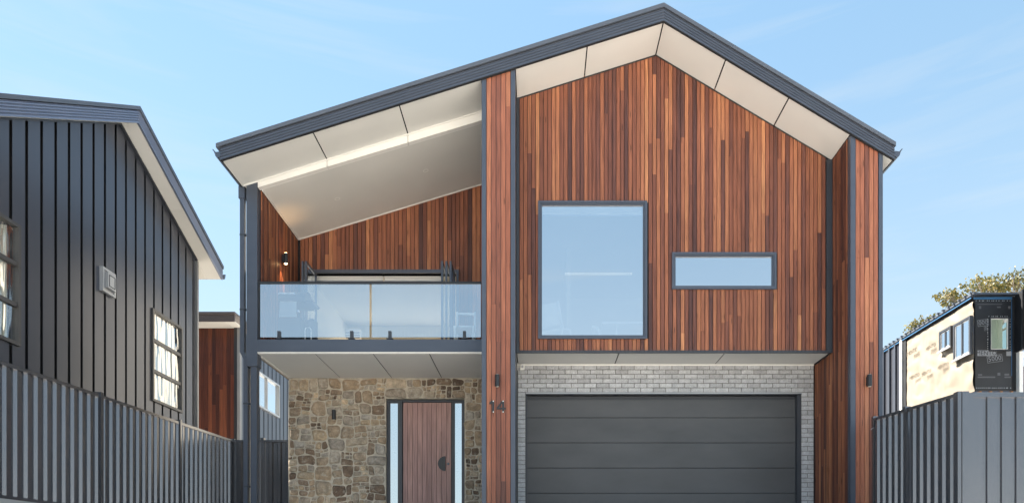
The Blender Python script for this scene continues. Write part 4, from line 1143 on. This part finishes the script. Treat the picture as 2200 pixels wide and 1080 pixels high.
# ------------------------------------------------------------------ unfinished house on the right
XU = 9.1; YU0, YU1 = 14.75, 17.55
ub = thing('unfinished_house', 'unfinished house wrapped in cream and black building membrane at the right edge', 'house', (XU+0.4, 15.5, 0.8))
ZU1, ZU0 = 5.58, 3.62
def wrinkle(y, z):
    return noise.noise(Vector((0.3, y*0.9+z*0.6, z*1.7-y*0.5)))*0.030 + noise.noise(Vector((4.3, y*5.0, z*2.2)))*0.016 + noise.noise(Vector((2.2, (y+z*0.8)*2.0, (z-y*0.55)*4.2)))*0.026
def grid_sheet(y0, y1, z0, z1, ny, nz, holes):
    m = MB(); idx = {}
    def p(i, j):
        y = y0+(y1-y0)*i/ny; z = z0+(z1-z0)*j/nz
        e = wrinkle(y, z)
        edge = 0.05*math.exp(-(y-y0)/0.12)*noise.noise(Vector((8.1, 1, z*4)))
        yy = y + (0.03*noise.noise(Vector((3, z*5, 1))) if i in (0, ny) else 0)
        zz = z + (0.03*noise.noise(Vector((5, y*4, 2))) if j == 0 else 0)
        return (XU - 0.03 - abs(e) + edge, yy, zz)
    for i in range(ny+1):
        for j in range(nz+1): idx[i, j] = len(m.v); m.v.append(p(i, j))
    for i in range(ny):
        for j in range(nz):
            yc = y0+(y1-y0)*(i+.5)/ny; zz = z0+(z1-z0)*(j+.5)/nz
            if any(h[0] < yc < h[1] and h[2] < zz < h[3] for h in holes): continue
            m.f.append((idx[i, j], idx[i+1, j], idx[i+1, j+1], idx[i, j+1])); m.a.append(0.5)
    return m
def yz(px, py): 
    y = YX(px, XU); return y, PZ(py, y)
wa = (YX(2088, XU), YX(2060, XU)); wbx = (YX(2050, XU), YX(2030, XU))
U1 = (YX(2092, XU)-0.0, YX(2059, XU), PZ(765, YX(2075, XU)), PZ(691, YX(2075, XU)))
U2 = (YX(2050, XU), YX(2028, XU), PZ(748, YX(2039, XU)), PZ(709, YX(2039, XU)))
MB().box(XU+0.0, XU+0.06, YU0+0.06, YU1, ZU0, ZU1).build('wall_core', M['black'], ub)
grid_sheet(YU0, YU1-0.12, ZU0-0.02, ZU1-0.10, 90, 60, [(h[0], h[1], h[2], h[3]) for h in (U1, U2)]).build('membrane', M['wrap'], ub, smooth=True, label='cream sunlit membrane')
for h in (U1, U2):
    m = MB().ringx(h[0]-0.03, h[1]+0.03, h[2]-0.03, h[3]+0.03, 0.045, XU-0.10, XU-0.005)
    m.box(XU-0.09, XU-0.01, (h[0]+h[1])/2-0.02, (h[0]+h[1])/2+0.02, h[2]+0.017, h[3]-0.017)
    w = m.build('window', M['dark'], ub)
    MB().ringx(h[0]+0.016, h[1]-0.016, h[2]+0.016, h[3]-0.016, 0.022, XU-0.085, XU-0.077).build('sash', M['alu'], w)
    MB().box(XU-0.075, XU-0.069, h[0]+0.01, h[1]-0.01, h[2]+0.01, h[3]-0.01).build('pane', M['side_glass'], w)
    MB().box(XU-0.13, XU-0.101, h[0]-0.05, h[1]+0.05, h[2]-0.05, h[2]-0.005).build('sill', M['alu'], w)
# black front face
XU1 = PX(2174, YU0)
UW = (PX(2125, YU0), PX(2167, YU0), PZ(753, YU0), PZ(682, YU0))
fw = MB()
for (a, b, c, d) in ((XU, UW[0], ZU0, ZU1), (UW[1], XU1, ZU0, ZU1), (UW[0], UW[1], ZU0, UW[2]), (UW[0], UW[1], UW[3], ZU1)):
    fw.box(a, b, YU0, YU0+0.05, c, d)
fwo = fw.build('membrane', M['blackwrap'], ub, label='black membrane front')
m = MB().ring(UW[0], UW[1], UW[2], UW[3], 0.022, YU0-0.03, YU0+0.04).build('window', M['dark'], ub)
MB().ring(UW[0]+0.023, UW[1]-0.023, UW[2]+0.023, UW[3]-0.023, 0.014, YU0-0.015, YU0+0.02).build('sash', M['white'], m)
MB().box(UW[0]+0.03, UW[1]-0.03, YU0+0.0, YU0+0.006, UW[2]+0.03, UW[3]-0.03).build('pane', glass('front_pane', 0.30, (0.85, 0.95, 0.9)), m)
MB().box(UW[1]-0.10, UW[1]-0.045, YU0-0.004, YU0-0.0005, UW[3]-0.10, UW[3]-0.04).build('sticker', M['white'], m)
MB().box(UW[0]-0.1, UW[1]+0.1, YU0+0.35, YU0+0.38, UW[2]-0.1, UW[3]+0.1).build('room_lining', M['plaster'], ub)
nl = MB()
def staples(x0, z0, x1, z1, n):
    for i in range(n):
        t = (i+R.uniform(-.3, .3))/n
        x, z = x0+(x1-x0)*t, z0+(z1-z0)*t
        nl.box(x-0.006, x+0.006, YU0-0.006, YU0-0.0005, z-0.009, z+0.009)
staples(UW[0]-0.03, UW[2], UW[0]-0.03, UW[3], 16); staples(UW[1]+0.03, UW[2], UW[1]+0.03, UW[3], 16); staples(UW[0], UW[3]+0.025, UW[1], UW[3]+0.025, 9)
staples(XU+0.03, ZU0+0.05, XU1, ZU0+0.05, 18); staples(XU+0.03, ZU1-0.10, XU1, ZU1-0.10, 14)
nl.build('staples', M['alu'], fwo, kind='stuff')
tp = MB(); tp.prism([(XU-0.04, YU0-0.012, ZU1-0.03), (XU1, YU0-0.012, ZU1-0.02), (XU1, YU0-0.012, ZU1-0.075), (XU-0.04, YU0-0.012, ZU1-0.07)], (0, 0.01, 0))
tp.box(XU1-0.014, XU1-0.006, YU0-0.010, YU0-0.001, ZU0+0.3, ZU1-0.08)
tp.box(XU-0.09, XU-0.075, YU0, YU1+1.2, ZU1-0.05, ZU1-0.030)
tp.build('blue_tape', M['tape'], ub)
# printed words on the membrane
def words(txt, size, loc, mat, rot=0.0, parent=None, face='front', name='print', frame=None):
    cu = bpy.data.curves.new('text', 'FONT'); cu.body = txt; cu.size = size; cu.extrude = 0.0006; cu.align_x = 'CENTER'; cu.align_y = 'CENTER'
    cu.resolution_u = 2
    to = bpy.data.objects.new('text', cu); COL.objects.link(to)
    bpy.context.view_layer.update()
    me = bpy.data.meshes.new_from_object(to.evaluated_get(bpy.context.evaluated_depsgraph_get()))
    w = max(v.co.x for v in me.vertices)-min(v.co.x for v in me.vertices); h = size*0.72
    bpy.data.objects.remove(to); bpy.data.curves.remove(cu)
    if frame:
        b = bmesh.new(); b.from_mesh(me)
        W, H, t = w/2+size*0.18, h/2+size*0.16, size*0.06
        for (x0, x1, y0, y1) in ((-W, W, H-t, H), (-W, W, -H, -H+t), (-W, -W+t, -H+t, H-t), (W-t, W, -H+t, H-t)):
            q = [b.verts.new((x, y, 0.0006)) for x, y in ((x0, y0), (x1, y0), (x1, y1), (x0, y1))]; b.faces.new(q)
        b.to_mesh(me); b.free()
    o = link(name, me, mat, parent)
    M0 = Matrix.Rotation(math.radians(90), 4, 'X') @ Matrix.Rotation(rot, 4, 'Z')
    if face == 'left': M0 = Matrix.Rotation(math.radians(-90), 4, 'Z') @ M0
    o.matrix_basis = Matrix.Translation(Vector(loc)) @ M0
    if face == 'left':                               # lay the print on the wrinkled sheet
        o.matrix_basis = Matrix.Identity(4)
        b = bmesh.new(); b.from_mesh(me)
        b.transform(Matrix.Translation(Vector(loc)) @ M0)
        for v in b.verts: v.co.x = XU - 0.03 - abs(wrinkle(v.co.y, v.co.z)) - 0.006
        b.to_mesh(me); b.free()
    return o
u = lambda px, py: (PX(px, YU0), YU0-0.003, PZ(py, YU0))
bdm = MB(); bdm.box(PX(2100, YU0), PX(2124, YU0), YU0-0.0018, YU0-0.0004, PZ(764, YU0), PZ(752, YU0)); bdm.box(PX(2124.2, YU0), PX(2141, YU0), YU0-0.0018, YU0-0.0004, PZ(764, YU0), PZ(754.3, YU0)); bdm.box(PX(2162, YU0), PX(2173, YU0), YU0-0.0018, YU0-0.0004, PZ(764, YU0), PZ(754.3, YU0))
bdm.build('print_band', M['print'], fwo, kind='stuff')
words('MENTO', 0.125, u(2119, 758.3), M['blackwrap'], 0, fwo)
words('5000', 0.14, u(2137, 770), M['print'], 0.14, fwo, frame=True)
words('000', 0.13, u(2112, 693), M['print'], 0.14, fwo, frame=True)
words('0', 0.09, u(2118, 705), M['print'], 0.14, fwo, frame=True)
lb = MB()
for (a, b, c, d) in ((2103, 2108, 657, 663), (2166, 2171, 657, 663), (2142, 2150, 658, 661), (2100, 2153, 652.5, 654), (2143, 2149, 800, 806), (2101, 2110, 803, 806), (2158, 2168, 802, 806), (2100, 2138, 808, 811), (2158, 2172, 808, 811)):
    lb.box(PX(a, YU0), PX(b, YU0), YU0-0.0018, YU0-0.0004, PZ(d, YU0), PZ(c, YU0))
lb.build('small_print', paint('dim_print', (0.09, 0.09, 0.10), 0.7), fwo, kind='stuff')
for (px, py, txt, s) in ((1963, 755, 'MENTO', 0.22), (1973, 763, '5000', 0.2), (2003, 745, 'MENTO', 0.2), (2010, 752, '5000', 0.18), (1968, 808, 'MENTO', 0.2), (1976, 817, '5000', 0.18), (1995, 800, 'MENTO', 0.2), (2003, 808, '5000', 0.18), (2030, 786, 'MENTO', 0.2), (2037, 793, '5000', 0.18), (2072, 775, 'MENTO', 0.2)):
    y, z_ = yz(px, py)
    words(txt, s*0.62, (XU-0.085, y, z_), M['brownprint'], -0.02 if txt == 'MENTO' else 0.06, ub, 'left', frame=(txt == '5000'))
# roof sheet edge, floor joists, metal clad rear part
rr_ = MB(); rr_.box(XU-0.10, XU1+0.05, YU0-0.1, YU1+1.3, ZU1+0.0, ZU1+0.035)
ro = rr_.build('roof', M['cap'], ub)
rb = MB()
for k in range(20): rb.box(XU-0.14, XU-0.0, YU0-0.05+k*0.2, YU0+0.0+k*0.2, ZU1+0.036, ZU1+0.065)
rb.build('roof_rib', M['cap'], ro, kind='stuff')
jo = MB()
for k in range(4): jo.box(XU+0.12+k*0.22, XU+0.165+k*0.22, YU0+0.05, YU0+1.6, ZU0-0.12, ZU0-0.002)
jo.box(XU+0.05, XU1, YU0+0.9, YU0+0.95, ZU0-0.30, ZU0-0.13)
jo.build('floor_joists', M['rawtimber'], ub)
MB().box(XU+0.2, XU1+0.4, YU0+1.6, YU0+1.7, 0.5, ZU0).build('lower_wall', M['rawtimber'], ub)
for k in range(5):
    y0 = YU1+0.08+k*0.30
    m = MB().box(XU-0.0, XU-0.05, y0, y0+0.295, 0.8, ZU1-0.02)
    m.box(XU-0.051, XU-0.095, y0+0.24, y0+0.295, 0.8, ZU1-0.02)
    m.build('cladding_sheet', M['clad'], ub)
MB().box(XU-0.10, XU+0.0, YU1+0.01, YU1+0.075, 0.8, ZU1-0.02).build('corner_trim', M['white'], ub)
MB().box(XU-0.06, XU+0.0, YU1-0.13, YU1+0.005, 0.8, ZU1-0.04).build('filler_strip', M['blackwrap'], ub)
# nearer dark clad side wall beyond the black face
XS = PX(2179, YU0)+0.02
for k in range(8):
    y1 = YU0+0.02-k*0.30
    MB().box(XS, XS+0.06, y1-0.297, y1, PZ(757, YU0), ZU1+0.04).box(XS-0.04, XS-0.001, y1-0.297, y1-0.262, PZ(757, YU0), ZU1+0.04).build('cladding_sheet', M['blackmetal'], ub)
MB().box(XU1+0.002, XS+0.05, YU0+0.03, YU0+0.08, ZU0, ZU1).build('filler_strip', M['black'], ub)
MB().box(XS+0.02, XS+0.10, YU0-0.10, YU0+0.0, 0.5, PZ(757, YU0)-0.002).build('porch_post', M['white'], ub)
MB().box(XU, XS+6, 20.0, 20.1, 0.5, ZU1).build('rear_wall', M['clad'], ub)

# ------------------------------------------------------------------ trees behind the unfinished house
def leaf_mat():
    m, n, l, b = mat_new('gum_leaves')
    a = n.new('ShaderNodeAttribute'); a.attribute_name = 'rnd'
    cr = ramp(n, l, a.outputs['Fac'], [(0.0, (0.05, 0.06, 0.018)), (0.5, (0.12, 0.115, 0.032)), (1.0, (0.27, 0.20, 0.06))])
    l.new(cr.outputs['Color'], b.inputs['Base Color']); b.inputs['Roughness'].default_value = 0.5
    out = n['Material Output']
    tl = n.new('ShaderNodeBsdfTranslucent'); l.new(cr.outputs['Color'], tl.inputs['Color'])
    mx = n.new('ShaderNodeMixShader'); mx.inputs[0].default_value = 0.35
    l.new(b.outputs[0], mx.inputs[1]); l.new(tl.outputs[0], mx.inputs[2]); l.new(mx.outputs[0], out.inputs['Surface'])
    return m
M['leaf'] = leaf_mat()
M['bark'] = paint('gum_bark', (0.17, 0.14, 0.11), 0.85, 0, 0.2, 5, 0.4)
def tree(label, base, clumps, seed, nleaf):
    rg = random.Random(seed)
    t = thing('gum_tree', label, 'tree', base, 'trees behind the unfinished house')
    tk = MB()
    top = Vector((sum(c[0] for c in clumps)/len(clumps), base[1], min(c[2] for c in clumps)-1.2))
    b0 = Vector(base)
    mid = (b0+top)/2 + Vector((0.25, 0, 0))
    tk.cyl(b0, mid, 0.26, 10, 0.19); tk.cyl(mid, top, 0.19, 10, 0.13)
    lv = MB()
    for (x, y, z, rx, rz_) in clumps:
        c = Vector((x, y, z))
        e = top + (c-top)*0.55 + Vector((rg.uniform(-.3, .3), rg.uniform(-.3, .3), -0.25))
        tk.cyl(top, e, 0.045, 6, 0.025); tk.cyl(e, c, 0.025, 6, 0.012)
        tw = []
        for k in range(9):
            q = c + Vector((rg.uniform(-rx, rx)*.85, rg.uniform(-rx, rx)*.85, rg.uniform(-rz_*.4, rz_*.8)))
            tk.cyl(e + (c-e)*rg.uniform(.3, 1), q, 0.010, 5, 0.005); tw.append(q)
        for k in range(nleaf):
            q = rg.choice(tw) + Vector((rg.gauss(0, rx*.24), rg.gauss(0, rx*.24), rg.gauss(0, rz_*.26)))
            L = rg.uniform(0.09, 0.17); W = L*rg.uniform(0.22, 0.34)
            d = Vector((rg.uniform(-.8, .8), rg.uniform(-.8, .8), -rg.uniform(.3, 1))).normalized()
            s = d.cross(Vector((rg.uniform(-1, 1), rg.uniform(-1, 1), rg.uniform(-.4, .4)))).normalized()
            lv.cur = min(1, max(0, rg.gauss(0.5, 0.25)))
            lv.add([q, q+d*L*.45+s*W, q+d*L, q+d*L*.45-s*W], [(0, 1, 2, 3)])
    tk.build('trunk', M['bark'], t)
    me = bpy.data.meshes.new('crown'); me.from_pydata(lv.v, [], lv.f)
    at = me.attributes.new('rnd', 'FLOAT', 'FACE'); at.data.foreach_set('value', lv.a)
    link('crown', me, M['leaf'], t, kind='stuff')
    return t
YT = 27.0
def cl(px, py, rx, rz_, dy=0.0): return (PX(px, YT), YT+dy, PZ(py+13, YT), rx, rz_*0.7)
tree('broad gum tree with golden lit crown above the black membrane', (PX(2150, YT), YT, 0.85),
     [cl(2040, 622, .42, .3), cl(2062, 612, .5, .3, .4), cl(2088, 606, .5, .3, -.4), cl(2115, 600, .55, .38), cl(2140, 588, .6, .4, .4), cl(2166, 584, .6, .42, -.3), cl(2192, 586, .65, .45),
      cl(2225, 590, .7, .5), cl(2255, 600, .7, .5), cl(2150, 606, .55, .3, .6), cl(2185, 608, .6, .35), cl(2130, 612, .4, .3), cl(2048, 640, .35, .25), cl(2075, 628, .4, .3)], 41, 150)
tree('small gum tree top showing over the sloping cream wall', (PX(1990, YT+3), YT+3, 0.85),
     [cl(1965, 690, .3, .28), cl(1980, 680, .36, .3, .3), cl(1997, 676, .34, .3), cl(1985, 697, .4, .3, .2), cl(2010, 690, .3, .3), cl(1968, 704, .3, .25)], 42, 150)
